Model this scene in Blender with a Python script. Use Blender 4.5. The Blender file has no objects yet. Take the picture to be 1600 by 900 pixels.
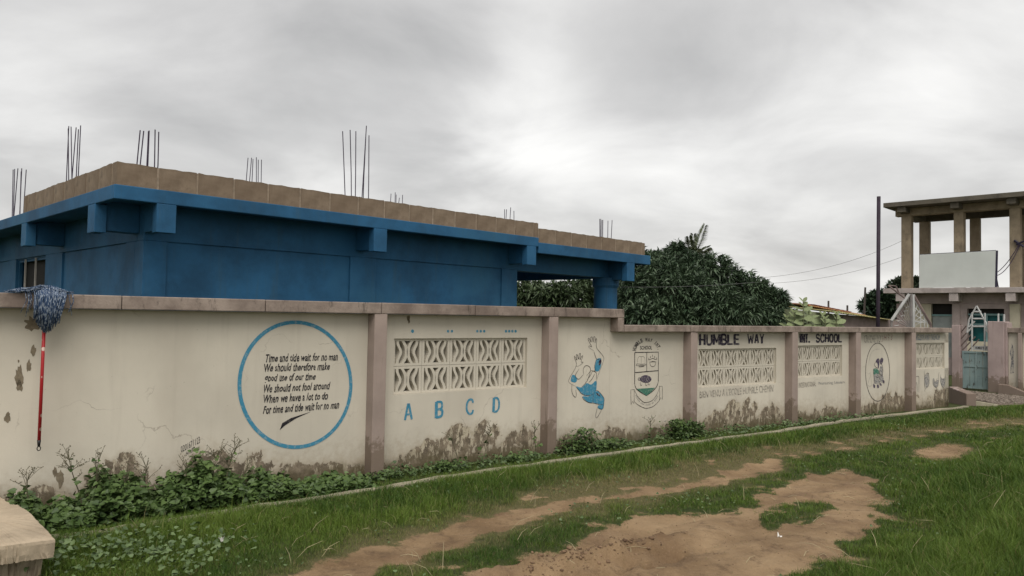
import bpy, bmesh, math, random
import numpy as np
from mathutils import Vector, Matrix
from mathutils.geometry import tessellate_polygon
random.seed(7); RNG = np.random.default_rng(7)
S = bpy.context.scene
COL = S.collection
sin, cos, pi = math.sin, math.cos, math.pi

# ------------------------------------------------------------------ camera
FPX, PITCH, ROLL, CH = 1172.1, 0.0353, 0.0181, 1.8
F_ = Vector((0, cos(PITCH), sin(PITCH))); U0 = Vector((0, -sin(PITCH), cos(PITCH))); R0 = Vector((1, 0, 0))
R_ = R0*cos(ROLL) + U0*sin(ROLL); U_ = U0*cos(ROLL) - R0*sin(ROLL)
CAM = Vector((0, 0, CH))
cd = bpy.data.cameras.new('camera'); cam = bpy.data.objects.new('camera', cd); COL.objects.link(cam)
cd.sensor_width = 36; cd.lens = 36*FPX/1600; cd.clip_end = 2000; cd.clip_start = .05
m = Matrix.Identity(4)
for i in range(3):
    m[i][0] = R_[i]; m[i][1] = U_[i]; m[i][2] = -F_[i]; m[i][3] = CAM[i]
cam.matrix_world = m; S.camera = cam

# ------------------------------------------------------------------ world, sun, exposure
SUN_EL, SUN_AZ = math.radians(55), math.radians(172)          # azimuth from +Y towards +X
W = bpy.data.worlds.new('World'); S.world = W; W.use_nodes = True
nt = W.node_tree; nt.nodes.clear(); N = nt.nodes.new; L = nt.links.new
out = N('ShaderNodeOutputWorld'); bg = N('ShaderNodeBackground'); bg.inputs[1].default_value = 0.1
sky = N('ShaderNodeTexSky'); sky.sky_type = 'NISHITA'; sky.sun_disc = False
sky.sun_elevation = SUN_EL; sky.sun_rotation = SUN_AZ; sky.dust_density = 4
tc = N('ShaderNodeTexCoord'); sep = N('ShaderNodeSeparateXYZ'); L(tc.outputs['Generated'], sep.inputs[0])
def mth(op, a, b=None, c=None, clamp=False):
    n = N('ShaderNodeMath'); n.operation = op; n.use_clamp = clamp
    for i, v in enumerate((a, b, c)):
        if v is None: continue
        if isinstance(v, (int, float)): n.inputs[i].default_value = v
        else: L(v, n.inputs[i])
    return n.outputs[0]
zz = mth('ADD', mth('MAXIMUM', sep.outputs[2], 0), 0.30)
comb = N('ShaderNodeCombineXYZ')
L(mth('DIVIDE', sep.outputs[0], zz), comb.inputs[0]); L(mth('DIVIDE', sep.outputs[1], zz), comb.inputs[1])
mp = N('ShaderNodeMapping'); mp.inputs['Location'].default_value = (3.1, 1.35, 0); mp.inputs['Scale'].default_value = (.8, .9, 1)
L(comb.outputs[0], mp.inputs[0])
n1 = N('ShaderNodeTexNoise'); n1.inputs['Scale'].default_value = 2.1; n1.inputs['Detail'].default_value = 10; n1.inputs['Roughness'].default_value = .53; n1.inputs['Distortion'].default_value = .35
L(mp.outputs[0], n1.inputs[0])
n2 = N('ShaderNodeTexNoise'); n2.inputs['Scale'].default_value = .28; n2.inputs['Detail'].default_value = 3
L(mp.outputs[0], n2.inputs[0])
cl = mth('ADD', mth('MULTIPLY_ADD', n1.outputs[0], .92, -.15), mth('MULTIPLY', n2.outputs[0], .38))
# the thin place in the cloud deck that shows as a pale patch, and a paler horizon
dotn = N('ShaderNodeVectorMath'); dotn.operation = 'DOT_PRODUCT'
pd = (F_*FPX + U_*(450-178) + R_*(8)).normalized(); dotn.inputs[1].default_value = pd
L(tc.outputs['Generated'], dotn.inputs[0])
glow = mth('POWER', mth('MAXIMUM', dotn.outputs['Value'], 0), 190)
glow2 = mth('POWER', mth('MAXIMUM', dotn.outputs['Value'], 0), 14)
hor = mth('POWER', mth('SUBTRACT', 1, mth('MAXIMUM', sep.outputs[2], 0), clamp=True), 9)
v = mth('ADD', cl, mth('ADD', mth('MULTIPLY', glow, .15), mth('ADD', mth('MULTIPLY', glow2, .012), mth('MULTIPLY', hor, .10))))
v = mth('ADD', v, .025)
# broad darker and paler masses of the cloud deck
for bx_, by_, pw, am in ((470, 95, 60, -.085), (330, 20, 90, -.03), (1010, 30, 90, -.06), (700, 225, 260, -.05), (1080, 190, 160, -.045), (1380, 180, 160, -.04), (1560, 20, 120, -.04), (90, 110, 160, .02), (260, 40, 30, -.085), (800, 175, 160, .10), (1480, 100, 60, .045), (600, 200, 90, -.05), (20, 250, 200, .04),
                         (835, 110, 300, .05), (800, 190, 420, .06), (960, 90, 120, -.04), (620, 130, 120, -.03), (1460, 90, 200, .045), (1225, 30, 500, .05), (1450, 250, 160, .05), (450, 275, 300, .04), (1290, 420, 200, -.045), (1480, 330, 300, .02)):
    dn_ = N('ShaderNodeVectorMath'); dn_.operation = 'DOT_PRODUCT'; dn_.inputs[1].default_value = (F_*FPX + U_*(450-by_) + R_*(bx_-800)).normalized()
    wp = N('ShaderNodeVectorMath'); wp.operation = 'MULTIPLY_ADD'; wp.inputs[1].default_value = (.10, .10, .10); L(n1.outputs['Color'], wp.inputs[0]); L(tc.outputs['Generated'], wp.inputs[2])
    sb = N('ShaderNodeVectorMath'); sb.operation = 'SUBTRACT'; sb.inputs[1].default_value = (.05, .05, .05); L(wp.outputs[0], sb.inputs[0]); nm_ = N('ShaderNodeVectorMath'); nm_.operation = 'NORMALIZE'; L(sb.outputs[0], nm_.inputs[0])
    L(nm_.outputs[0], dn_.inputs[0])
    v = mth('ADD', v, mth('MULTIPLY', mth('POWER', mth('MAXIMUM', dn_.outputs['Value'], 0), pw), am))
cr = N('ShaderNodeValToRGB'); el = cr.color_ramp.elements
el[0].position = .30; el[0].color = (.262, .258, .252, 1)
el[1].position = .80; el[1].color = (.535, .528, .512, 1)
e = el.new(.48); e.color = (.345, .339, .331, 1)
e = el.new(.60); e.color = (.418, .412, .401, 1)
L(v, cr.inputs[0])
sc_ = N('ShaderNodeVectorMath'); sc_.operation = 'SCALE'; sc_.inputs[3].default_value = 9.2; L(cr.outputs[0], sc_.inputs[0])
mx = N('ShaderNodeMix'); mx.data_type = 'RGBA'; mx.inputs[0].default_value = .94
L(sky.outputs[0], mx.inputs[6]); L(sc_.outputs[0], mx.inputs[7])
L(mx.outputs[2], bg.inputs[0]); L(bg.outputs[0], out.inputs[0])
sd = bpy.data.lights.new('sun', 'SUN'); sd.energy = 1.0; sd.angle = math.radians(45); sd.color = (1, .95, .88)
sun = bpy.data.objects.new('sun', sd); COL.objects.link(sun)
sun.rotation_euler = Vector((sin(SUN_AZ)*cos(SUN_EL), cos(SUN_AZ)*cos(SUN_EL), sin(SUN_EL))).to_track_quat('Z', 'Y').to_euler()
S.view_settings.view_transform = 'Standard'; S.view_settings.look = 'None'; S.view_settings.gamma = 1; S.view_settings.exposure = 1.08

# ------------------------------------------------------------------ helpers
def ray(px, py): return (F_*FPX + R_*(px-800) - U_*(py-450)).normalized()
def gnd(px, py, z=0):
    d = ray(px, py); return CAM + d*((z-CH)/d.z)
def at(px, py, Y):
    d = ray(px, py); return CAM + d*(Y/d.y)
class Frame:                                                  # local x along (ux), local y to its left, z up
    def __init__(s, O, ux):
        s.O = Vector((O[0], O[1], 0)); s.ux = Vector((ux[0], ux[1], 0)).normalized(); s.uy = Vector((-s.ux.y, s.ux.x, 0))
        s.rot = math.atan2(s.ux.y, s.ux.x)
    def hit(s, px, py, y=0):                                  # plane local y = const
        d = ray(px, py); t = (y + (s.O-CAM).dot(s.uy))/d.dot(s.uy); P = CAM+d*t-s.O
        return P.dot(s.ux), P.z
    def hitx(s, px, py, x=0):
        d = ray(px, py); t = (x + (s.O-CAM).dot(s.ux))/d.dot(s.ux); P = CAM+d*t-s.O
        return P.dot(s.uy), P.z
    def xat(s, px, z, y=0):                                   # local x where the level line z shows at column px
        k = (px-800)/FPX; n = R_-k*F_; a = s.O+s.uy*y+Vector((0, 0, z))-CAM
        return -a.dot(n)/s.ux.dot(n)
    def yat(s, px, z, x=0):
        k = (px-800)/FPX; n = R_-k*F_; a = s.O+s.ux*x+Vector((0, 0, z))-CAM
        return -a.dot(n)/s.uy.dot(n)
    def w(s, x, y, z=0): return s.O + s.ux*x + s.uy*y + Vector((0, 0, z))

def tag(o, label=None, cat=None, group=None, kind=None):
    if label: o['label'] = label
    if cat: o['category'] = cat
    if group: o['group'] = group
    if kind: o['kind'] = kind
    return o
def empty(name, loc=(0, 0, 0), rot=0, **k):
    o = bpy.data.objects.new(name, None); COL.objects.link(o); o.location = loc; o.rotation_euler.z = rot
    o.empty_display_size = .2
    return tag(o, **k)
def link(name, me, parent=None, **k):
    o = bpy.data.objects.new(name, me); COL.objects.link(o)
    if parent: o.parent = parent
    return tag(o, **k)

class MB:
    def __init__(s): s.v = []; s.f = []
    def add(s, vs, fs):
        b = len(s.v); s.v += [tuple(p) for p in vs]; s.f += [tuple(i+b for i in f) for f in fs]; return s
    def box(s, x0, x1, y0, y1, z0, z1):
        return s.add([(x0,y0,z0),(x1,y0,z0),(x1,y1,z0),(x0,y1,z0),(x0,y0,z1),(x1,y0,z1),(x1,y1,z1),(x0,y1,z1)],
                     [(0,3,2,1),(4,5,6,7),(0,1,5,4),(1,2,6,5),(2,3,7,6),(3,0,4,7)])
    def prism(s, pts, y0, y1):                                # polygon in x,z extruded along y
        n = len(pts)
        return s.add([(x, y0, z) for x, z in pts]+[(x, y1, z) for x, z in pts],
                     [tuple(range(n)), tuple(range(2*n-1, n-1, -1))]+[(i, i+n, (i+1) % n+n, (i+1) % n) for i in range(n)])
    def slab(s, pts, z0, z1):                                 # polygon in x,y extruded along z
        n = len(pts)
        return s.add([(x, y, z0) for x, y in pts]+[(x, y, z1) for x, y in pts],
                     [tuple(range(n-1, -1, -1)), tuple(range(n, 2*n))]+[(i, (i+1) % n, (i+1) % n+n, i+n) for i in range(n)])
    def bar(s, a, b, r, r2=None, n=6):
        a = Vector(a); b = Vector(b); r2 = r if r2 is None else r2
        d = (b-a).normalized(); u = d.orthogonal().normalized(); w = d.cross(u)
        ring = lambda c, q: [c+(u*cos(2*pi*i/n)+w*sin(2*pi*i/n))*q for i in range(n)]
        return s.add(ring(a, r)+ring(b, r2), [(i, (i+1) % n, (i+1) % n+n, i+n) for i in range(n)]+[tuple(range(n-1, -1, -1)), tuple(range(n, 2*n))])
    def tube(s, pts, r, n=6):
        pts = [Vector(p) for p in pts]; R = r if hasattr(r, '__len__') else [r]*len(pts)
        vs = []; u = None
        for i, p in enumerate(pts):
            d = (pts[min(i+1, len(pts)-1)]-pts[max(i-1, 0)]).normalized()
            u = d.orthogonal().normalized() if u is None else (u-d*u.dot(d)).normalized()
            w = d.cross(u); vs += [p+(u*cos(2*pi*k/n)+w*sin(2*pi*k/n))*R[i] for k in range(n)]
        fs = [(i*n+k, i*n+(k+1) % n, (i+1)*n+(k+1) % n, (i+1)*n+k) for i in range(len(pts)-1) for k in range(n)]
        q = (len(pts)-1)*n
        return s.add(vs, fs+[tuple(range(n-1, -1, -1)), tuple(range(q, q+n))])
    def mesh(s, name, mat, smooth=False):
        me = bpy.data.meshes.new(name); me.from_pydata(s.v, [], s.f); me.materials.append(mat)
        bm = bmesh.new(); bm.from_mesh(me); bmesh.ops.recalc_face_normals(bm, faces=bm.faces); bm.to_mesh(me); bm.free()
        if smooth: me.polygons.foreach_set('use_smooth', [True]*len(me.polygons))
        return me
    def build(s, name, mat, parent=None, bevel=0, smooth=False, **k):
        o = link(name, s.mesh(name, mat, smooth), parent, **k)
        if bevel:
            b = o.modifiers.new('bevel', 'BEVEL'); b.width = bevel; b.segments = 2; b.limit_method = 'ANGLE'; b.harden_normals = False
        return o
def BX(*a): return MB().box(*a)

def np_mesh(name, V, T, mat, attr=None, sm=False):            # triangles from numpy arrays
    me = bpy.data.meshes.new(name); me.vertices.add(len(V)); me.vertices.foreach_set('co', V.astype(np.float32).ravel())
    me.loops.add(T.size); me.loops.foreach_set('vertex_index', T.astype(np.int32).ravel())
    k = T.shape[1]; me.polygons.add(len(T)); me.polygons.foreach_set('loop_start', np.arange(0, T.size, k, dtype=np.int32))
    me.update(calc_edges=True)
    for nm, a in (attr or {}).items():
        at_ = me.attributes.new(nm, 'FLOAT', 'POINT'); at_.data.foreach_set('value', a.astype(np.float32))
    if sm: me.polygons.foreach_set('use_smooth', np.ones(len(T), bool))
    me.materials.append(mat); return me

# ------------------------------------------------------------------ materials
class NT:
    def __init__(s, name):
        s.m = bpy.data.materials.new(name); s.m.use_nodes = True; s.t = s.m.node_tree; s.b = s.t.nodes['Principled BSDF']
        s.b.inputs['Specular IOR Level'].default_value = .3; s._o = None
    def n(s, t, **k):
        o = s.t.nodes.new(t)
        for a, b in k.items(): setattr(o, a, b)
        return o
    def l(s, a, b): s.t.links.new(a, b)
    def obj(s):
        if s._o is None: s._o = s.n('ShaderNodeTexCoord').outputs['Object']
        return s._o
    def noise(s, scale, detail=5, rough=.55, vec=None, stretch=None, dist=0):
        if stretch or vec is None: vec = vec or s.obj()
        if stretch:
            mp = s.n('ShaderNodeMapping'); mp.inputs['Scale'].default_value = stretch; s.l(vec, mp.inputs[0]); vec = mp.outputs[0]
        o = s.n('ShaderNodeTexNoise'); o.inputs['Scale'].default_value = scale; o.inputs['Detail'].default_value = detail
        o.inputs['Roughness'].default_value = rough; o.inputs['Distortion'].default_value = dist; s.l(vec, o.inputs[0]); return o.outputs[0]
    def m_(s, op, a, b=None, c=None, clamp=False):
        n = s.n('ShaderNodeMath', operation=op, use_clamp=clamp)
        for i, v in enumerate((a, b, c)):
            if v is None: continue
            if isinstance(v, (int, float)): n.inputs[i].default_value = v
            else: s.l(v, n.inputs[i])
        return n.outputs[0]
    def step(s, x, a, b):                                     # smooth 0..1 between a and b
        n = s.n('ShaderNodeMapRange', interpolation_type='SMOOTHSTEP'); s.l(x, n.inputs[0]); n.inputs[1].default_value = a; n.inputs[2].default_value = b
        return n.outputs[0]
    def mix(s, f, a, b):
        n = s.n('ShaderNodeMix', data_type='RGBA')
        for i, v in ((0, f), (6, a), (7, b)):
            if isinstance(v, (int, float)): n.inputs[i].default_value = v
            elif isinstance(v, tuple): n.inputs[i].default_value = (*v, 1)
            else: s.l(v, n.inputs[i])
        return n.outputs[2]
    def col(s, c):
        if isinstance(c, tuple): s.b.inputs[0].default_value = (*c, 1)
        else: s.l(c, s.b.inputs[0])
    def rough(s, r):
        if isinstance(r, (int, float)): s.b.inputs['Roughness'].default_value = r
        else: s.l(r, s.b.inputs['Roughness'])
    def bump(s, h, strength=.3, dist=.01):
        b = s.n('ShaderNodeBump'); b.inputs['Strength'].default_value = strength; b.inputs['Distance'].default_value = dist
        s.l(h, b.inputs['Height']); s.l(b.outputs[0], s.b.inputs['Normal'])
    def z(s):
        n = s.n('ShaderNodeSeparateXYZ'); s.l(s.obj(), n.inputs[0]); return n.outputs[2]
    def attr(s, a):
        return s.n('ShaderNodeAttribute', attribute_name=a).outputs['Fac']

def sc(c, k): return tuple(x*k for x in c)
def simple(name, c, rough=.8, var=.25, scale=4, bump=.15, fine=60, dist=.004, metal=0):
    t = NT(name); a = t.noise(scale, 6); t.col(t.mix(t.step(a, .3, .7), sc(c, 1-var), sc(c, 1+var)))
    t.rough(rough); t.b.inputs['Metallic'].default_value = metal
    if bump: t.bump(t.noise(fine, 4), bump, dist)
    return t.m

CREAM = (.60, .555, .465)
def cream_mat(stain=True):
    t = NT('cream_paint' if stain else 'cream_paint_clean')
    base = t.mix(t.step(t.noise(1.1, 5), .3, .72), sc(CREAM, .9), sc(CREAM, 1.06))
    streak = t.step(t.noise(2.2, 5, .6, stretch=(4, 1, .28)), .52, .76)
    base = t.mix(t.m_('MULTIPLY', streak, .16), base, (.33, .29, .235))
    fl = t.step(t.noise(26, 6, .7), .655, .70)
    base = t.mix(t.m_('MULTIPLY', fl, .55), base, (.23, .19, .14))
    cv = t.n('ShaderNodeTexVoronoi', feature='DISTANCE_TO_EDGE'); cv.inputs['Scale'].default_value = .9
    wv = t.n('ShaderNodeVectorMath', operation='MULTIPLY_ADD'); wv.inputs[1].default_value = (.5, .5, .5); nn = t.n('ShaderNodeTexNoise'); nn.inputs['Scale'].default_value = 3; nn.inputs['Detail'].default_value = 6; t.l(t.obj(), nn.inputs[0]); t.l(nn.outputs['Color'], wv.inputs[0]); t.l(t.obj(), wv.inputs[2]); t.l(wv.outputs[0], cv.inputs[0])
    ck = t.m_('MULTIPLY', t.m_('SUBTRACT', 1, t.step(cv.outputs['Distance'], .0, .006)), t.step(t.noise(1.3, 2), .52, .62))
    base = t.mix(t.m_('MULTIPLY', ck, .55), base, (.22, .18, .14))
    damp = t.step(t.noise(.8, 4, .6, stretch=(1.6, 1, .7)), .52, .72); base = t.mix(t.m_('MULTIPLY', damp, .20), base, (.42, .36, .29))
    if stain:
        z = t.z()
        # flaked-off paint in ragged patches near the foot of the wall
        edge = t.noise(3.6, 10, .72, stretch=(1.25, 1, 1.0), dist=.5)
        drip = t.noise(7, 6, .7, stretch=(3.2, 1, .35))
        where = t.noise(1.5, 3)
        hh = t.m_('SUBTRACT', t.m_('ADD', t.m_('MULTIPLY', edge, 1.08), t.m_('MULTIPLY', drip, .22)), t.m_('MULTIPLY', z, 1.55))
        hh = t.m_('ADD', hh, t.m_('MULTIPLY', t.m_('SUBTRACT', where, .5), 1.9))
        peel = t.step(hh, .305, .322)
        halo = t.step(hh, .08, .34)
        base = t.mix(t.m_('MULTIPLY', halo, .30), base, (.36, .29, .19))
        splash = t.step(t.m_('SUBTRACT', t.m_('MULTIPLY', t.noise(14, 7, .75), .85), t.m_('MULTIPLY', z, .9)), .0, .38)
        base = t.mix(t.m_('MULTIPLY', splash, .38), base, (.30, .225, .14))
        pc = t.mix(t.step(t.noise(11, 8, .75), .38, .62), (.125, .10, .072), (.265, .215, .155))
        keepp = t.step(t.noise(7.5, 9, .75, stretch=(1.5, 1, .55)), .53, .55)
        pc = t.mix(t.m_('MULTIPLY', keepp, .9), pc, (.50, .44, .33))
        base = t.mix(peel, base, pc)
        foot = t.step(t.m_('SUBTRACT', t.m_('MULTIPLY', t.noise(4, 8, .7), .50), z), .04, .22)
        base = t.mix(t.m_('MULTIPLY', foot, .8), base, (.10, .082, .04))
        t.bump(t.m_('SUBTRACT', t.m_('MULTIPLY', t.noise(45, 4), .25), peel), .5, .006)
    else: t.bump(t.noise(45, 4), .15, .004)
    t.col(base); t.rough(.85); return t.m
def pink_mat(name, c):
    t = NT(name)
    base = t.mix(t.step(t.noise(2, 6), .3, .7), sc(c, .84), sc(c, 1.1))
    st = t.step(t.noise(3, 7, .7, stretch=(5, 5, .35)), .55, .7); base = t.mix(t.m_('MULTIPLY', st, .5), base, (.15, .115, .09))
    z = t.z(); low = t.step(t.m_('SUBTRACT', t.m_('MULTIPLY', t.noise(5, 8, .7), .9), z), .02, .1)
    base = t.mix(t.m_('MULTIPLY', low, .75), base, (.16, .12, .085)); t.col(base); t.rough(.88)
    t.bump(t.noise(50, 4), .25, .005); return t.m
def coping_mat():
    t = NT('weathered_coping'); base = t.mix(t.step(t.noise(2.5, 7, .65), .32, .68), (.18, .14, .118), (.36, .295, .25))
    bl = t.step(t.noise(4.5, 8, .75, stretch=(1.6, 1, .5)), .52, .66); base = t.mix(t.m_('MULTIPLY', bl, .8), base, (.075, .06, .05))
    t.col(base); t.rough(.92); t.bump(t.noise(40, 6, .7), .5, .008); return t.m
def block_mat():
    t = NT('sandcrete_block'); oi = t.n('ShaderNodeObjectInfo')
    base = t.mix(t.step(t.noise(3, 7, .65), .3, .7), (.165, .122, .084), (.30, .233, .168))
    base = t.mix(t.m_('MULTIPLY', oi.outputs['Random'], .5), base, (.18, .13, .09))
    bl = t.step(t.noise(2.4, 7, .7), .55, .72); base = t.mix(t.m_('MULTIPLY', bl, .6), base, (.10, .078, .058))
    t.col(base); t.rough(.95); t.bump(t.noise(70, 6, .8), .7, .01); return t.m
def blue_mat():
    t = NT('blue_paint'); c = (.020, .100, .205)
    base = t.mix(t.step(t.noise(1.1, 7, .65), .3, .7), sc(c, .66), sc(c, 1.24))
    st = t.step(t.noise(2.4, 7, .7, stretch=(3.5, 3.5, .3)), .52, .72); base = t.mix(t.m_('MULTIPLY', st, .40), base, (.045, .095, .13))
    fd = t.step(t.noise(.55, 5, .6), .5, .68); base = t.mix(t.m_('MULTIPLY', fd, .35), base, (.03, .095, .125))
    sp = t.step(t.noise(30, 6, .75), .66, .70); base = t.mix(t.m_('MULTIPLY', sp, .45), base, (.12, .15, .17))
    t.col(base); t.rough(.72); t.bump(t.m_('ADD', t.m_('MULTIPLY', t.noise(3, 5), 1.5), t.m_('MULTIPLY', t.noise(40, 5), .4)), .35, .012); return t.m
def concrete(name, c, dark=(.06, .055, .05), amt=.6):
    t = NT(name); base = t.mix(t.step(t.noise(2.2, 7, .65), .3, .7), sc(c, .8), sc(c, 1.2))
    bl = t.step(t.noise(1.6, 8, .75, stretch=(1, 1, .6)), .5, .68); base = t.mix(t.m_('MULTIPLY', bl, amt), base, dark)
    t.col(base); t.rough(.93); t.bump(t.noise(40, 6, .75), .5, .01); return t.m
def paint(name, c, wear=.3, lo=.5, hi=.62, sc_=26):            # brushed paint on the wall, worn through to the cream
    t = NT(name); w = t.step(t.noise(sc_, 7, .7), lo, hi)
    t.col(t.mix(t.m_('MULTIPLY', w, wear), c, CREAM)); t.rough(.8); return t.m
def leafy(name, c1, c2, rough=.5, attr='tone'):
    t = NT(name); t.col(t.mix(t.attr(attr), c1, c2)); t.rough(rough); t.b.inputs['Specular IOR Level'].default_value = .35
    return t.m

M = dict(cream=cream_mat(), cream2=cream_mat(False), pil=pink_mat('pilaster_pink', (.345, .275, .24)), cope=coping_mat(), blk=block_mat(), blue=blue_mat(),
         pink=pink_mat('gate_pink', (.38, .30, .285)), gpink=simple('gatehouse_mauve', (.38, .315, .295), .85, .12), gcream=simple('gatehouse_cream', (.56, .51, .39), .85, .1),
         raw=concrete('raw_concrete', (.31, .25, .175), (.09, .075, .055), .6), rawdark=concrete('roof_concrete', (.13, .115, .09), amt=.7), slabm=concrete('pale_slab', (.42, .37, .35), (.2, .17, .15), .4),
         rust=simple('rebar_steel', (.045, .030, .055), .6, .4, 20, .2), dark=simple('dark_interior', (.02, .018, .016), .8, .2), bars=simple('pale_bars', (.45, .42, .38), .6, .1),
         kerb=concrete('kerb_concrete', (.33, .30, .22), (.12, .12, .06), .5), lump=concrete('slab_concrete', (.40, .325, .235), (.19, .15, .105), .65),
         black=paint('black_lettering', (.018, .016, .02), .15), faded=paint('faded_lettering', (.14, .12, .105), .8, .42, .6), navy=paint('navy_lettering', (.022, .016, .035), .3),
         sky=paint('blue_lettering', (.05, .235, .36), .25), green=paint('green_mural', (.05, .17, .12), .3), line=paint('mural_line', (.04, .033, .035), .35),
         gry=paint('grey_mural', (.17, .17, .18), .6, .4, .6), red=paint('red_lettering', (.22, .08, .065), .9, .40, .58), fblue=paint('faded_blue_lettering', (.12, .17, .25), .75, .4, .6),
         bare=simple('bare_render', (.20, .165, .115), .95, .25, 20, .5), dk=paint('purple_mural', (.06, .045, .08), .4))

# ------------------------------------------------------------------ frames of the big structures
T1, T2, TB = .9095, .9793, .7761
FW1 = Frame((-1.4406, 8.2363), (sin(T1), cos(T1)))
sJ = FW1.xat(1078, 0)                                         # the wall bends slightly at the third pilaster
J = FW1.w(sJ, 0)
FW2 = Frame((J.x, J.y), (sin(T2), cos(T2)))
FB = Frame((-4.529, 8.4626), (sin(TB), cos(TB)))
FG = Frame((13.154, 26.566), (cos(TB), -sin(TB)))
HW1, HW2 = 1.9037, 1.680
PO = .155
CTS = {HW1: .122, HW2: .096}                                                     # panels sit this far behind the front of pilasters and coping

# ------------------------------------------------------------------ ground
def poly(pts): return np.array([tuple(gnd(*p))[:2] for p in pts])
D1 = poly([(380,930),(440,893),(520,868),(600,849),(720,809),(840,789),(900,779),(1000,766),(1100,746),(1150,729),(1190,719),(1228,718),(1212,735),(1140,751),(1100,757),(1000,774),(900,790),(850,806),(800,818),(720,852),(640,875),(560,925)])
D2 = poly([(560,960),(700,900),(760,880),(830,862),(900,845),(940,822),(1000,806),(1100,800),(1170,790),(1190,765),(1230,752),(1265,738),(1330,735),(1365,747),(1372,772),(1370,790),(1402,812),(1345,842),(1270,880),(1230,910),(1180,960)])
D3 = poly([(1408,712),(1440,702),(1480,693),(1506,695),(1522,706),(1500,714),(1455,717)])
D5 = poly([(1226,716),(1300,700),(1400,682),(1500,668),(1580,660),(1600,662),(1500,676),(1400,690),(1300,707),(1226,724)])
D4 = poly([(1550,684),(1570,680),(1580,683),(1562,687)])
ISL = poly([(1180,815),(1195,797),(1240,782),(1290,780),(1308,792),(1290,806),(1240,817),(1200,824)])
DRY = poly([(330,930),(440,880),(560,846),(700,800),(800,778),(900,752),(1000,733),(1100,715),(1200,700),(1300,688),(1400,672),(1500,660),(1640,645),(1640,664),(1500,675),(1400,690),(1300,706),(1226,722),(1215,738),(1100,764),(1000,790),(850,814),(720,855),(560,935)])
TALL = poly([(1250,925),(1330,862),(1420,825),(1390,800),(1380,765),(1420,735),(1500,722),(1560,690),(1700,665),(1900,700),(2100,900),(1500,1000)])
FORE = poly([(1497,611),(1545,616),(1610,623),(1640,640),(1600,633),(1556,633),(1514,624)])
def sdist(P, poly_):                                          # signed distance (inside positive)
    P = np.asarray(P); d = np.full(len(P), 1e9); ins = np.zeros(len(P), bool); n = len(poly_)
    for i in range(n):
        a = poly_[i]; b = poly_[(i+1) % n]; ab = b-a; t = np.clip(((P-a)@ab)/(ab@ab+1e-12), 0, 1)
        d = np.minimum(d, np.hypot(*(P-a-t[:, None]*ab).T))
        c = ((a[1] > P[:, 1]) != (b[1] > P[:, 1])) & (P[:, 0] < (b[0]-a[0])*(P[:, 1]-a[1])/(b[1]-a[1]+1e-12)+a[0]); ins ^= c
    return np.where(ins, d, -d)
_ang = RNG.uniform(0, 2*pi, (4, 14)); _ph = RNG.uniform(0, 2*pi, (4, 14))
def wob(P, f, k=0):                                           # cheap smooth noise, about -1..1
    s = np.zeros(len(P))
    for j in range(14):
        ff = f*(.6+1.5*j/14); s += np.sin(ff*(P[:, 0]*cos(_ang[k, j])+P[:, 1]*sin(_ang[k, j]))+_ph[k, j])
    return s/14**.5*.8
sstep = lambda x, a, b: (lambda t: t*t*(3-2*t))(np.clip((x-a)/(b-a), 0, 1))
def masks(P):
    w = .045*wob(P, 3)+.055*wob(P, 9, 1)+.04*wob(P, 26, 2)
    d1 = sstep(sdist(P, D1)+w, -.10, .16); d2 = sstep(sdist(P, D2)+w*1.3, -.08, .14); d3 = sstep(sdist(P, D3)+w, -.3, .3); d4 = np.maximum(sstep(sdist(P, D4)+w, -.2, .2), .85*sstep(sdist(P, D5)+w*1.5+.05*wob(P, 8, 1), -.15, .30))
    isl = sstep(sdist(P, ISL)+w*1.2, -.12, .12)
    dirt = np.maximum.reduce([d1, d2*(1-isl*.95), d3, d4*.8])
    dry = sstep(sdist(P, DRY)+w*2, -.25, .35)
    sp = sstep(wob(P, 7, 2)+.6*wob(P, 19, 0), .25, 1.1); dirt = np.maximum(dirt, dry*sp*.75); dirt = np.maximum(dirt, .55*sstep(sdist(P, D2), -.5, -.1)*sp)
    tall = sstep(sdist(P, TALL)+w*1.5, -.1, .9)
    return dirt, dry, tall
def wall_dist(P):                                             # metres in front of the wall face
    n1 = np.array([FW1.uy.x, FW1.uy.y]); a = -(P-np.array([FW1.O.x, FW1.O.y]))@n1
    n2 = np.array([FW2.uy.x, FW2.uy.y]); b = -(P-np.array([FW2.O.x, FW2.O.y]))@n2
    s = (P-np.array([J.x, J.y]))@np.array([FW1.ux.x, FW1.ux.y])
    return np.where(s < 0, a, b)
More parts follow.
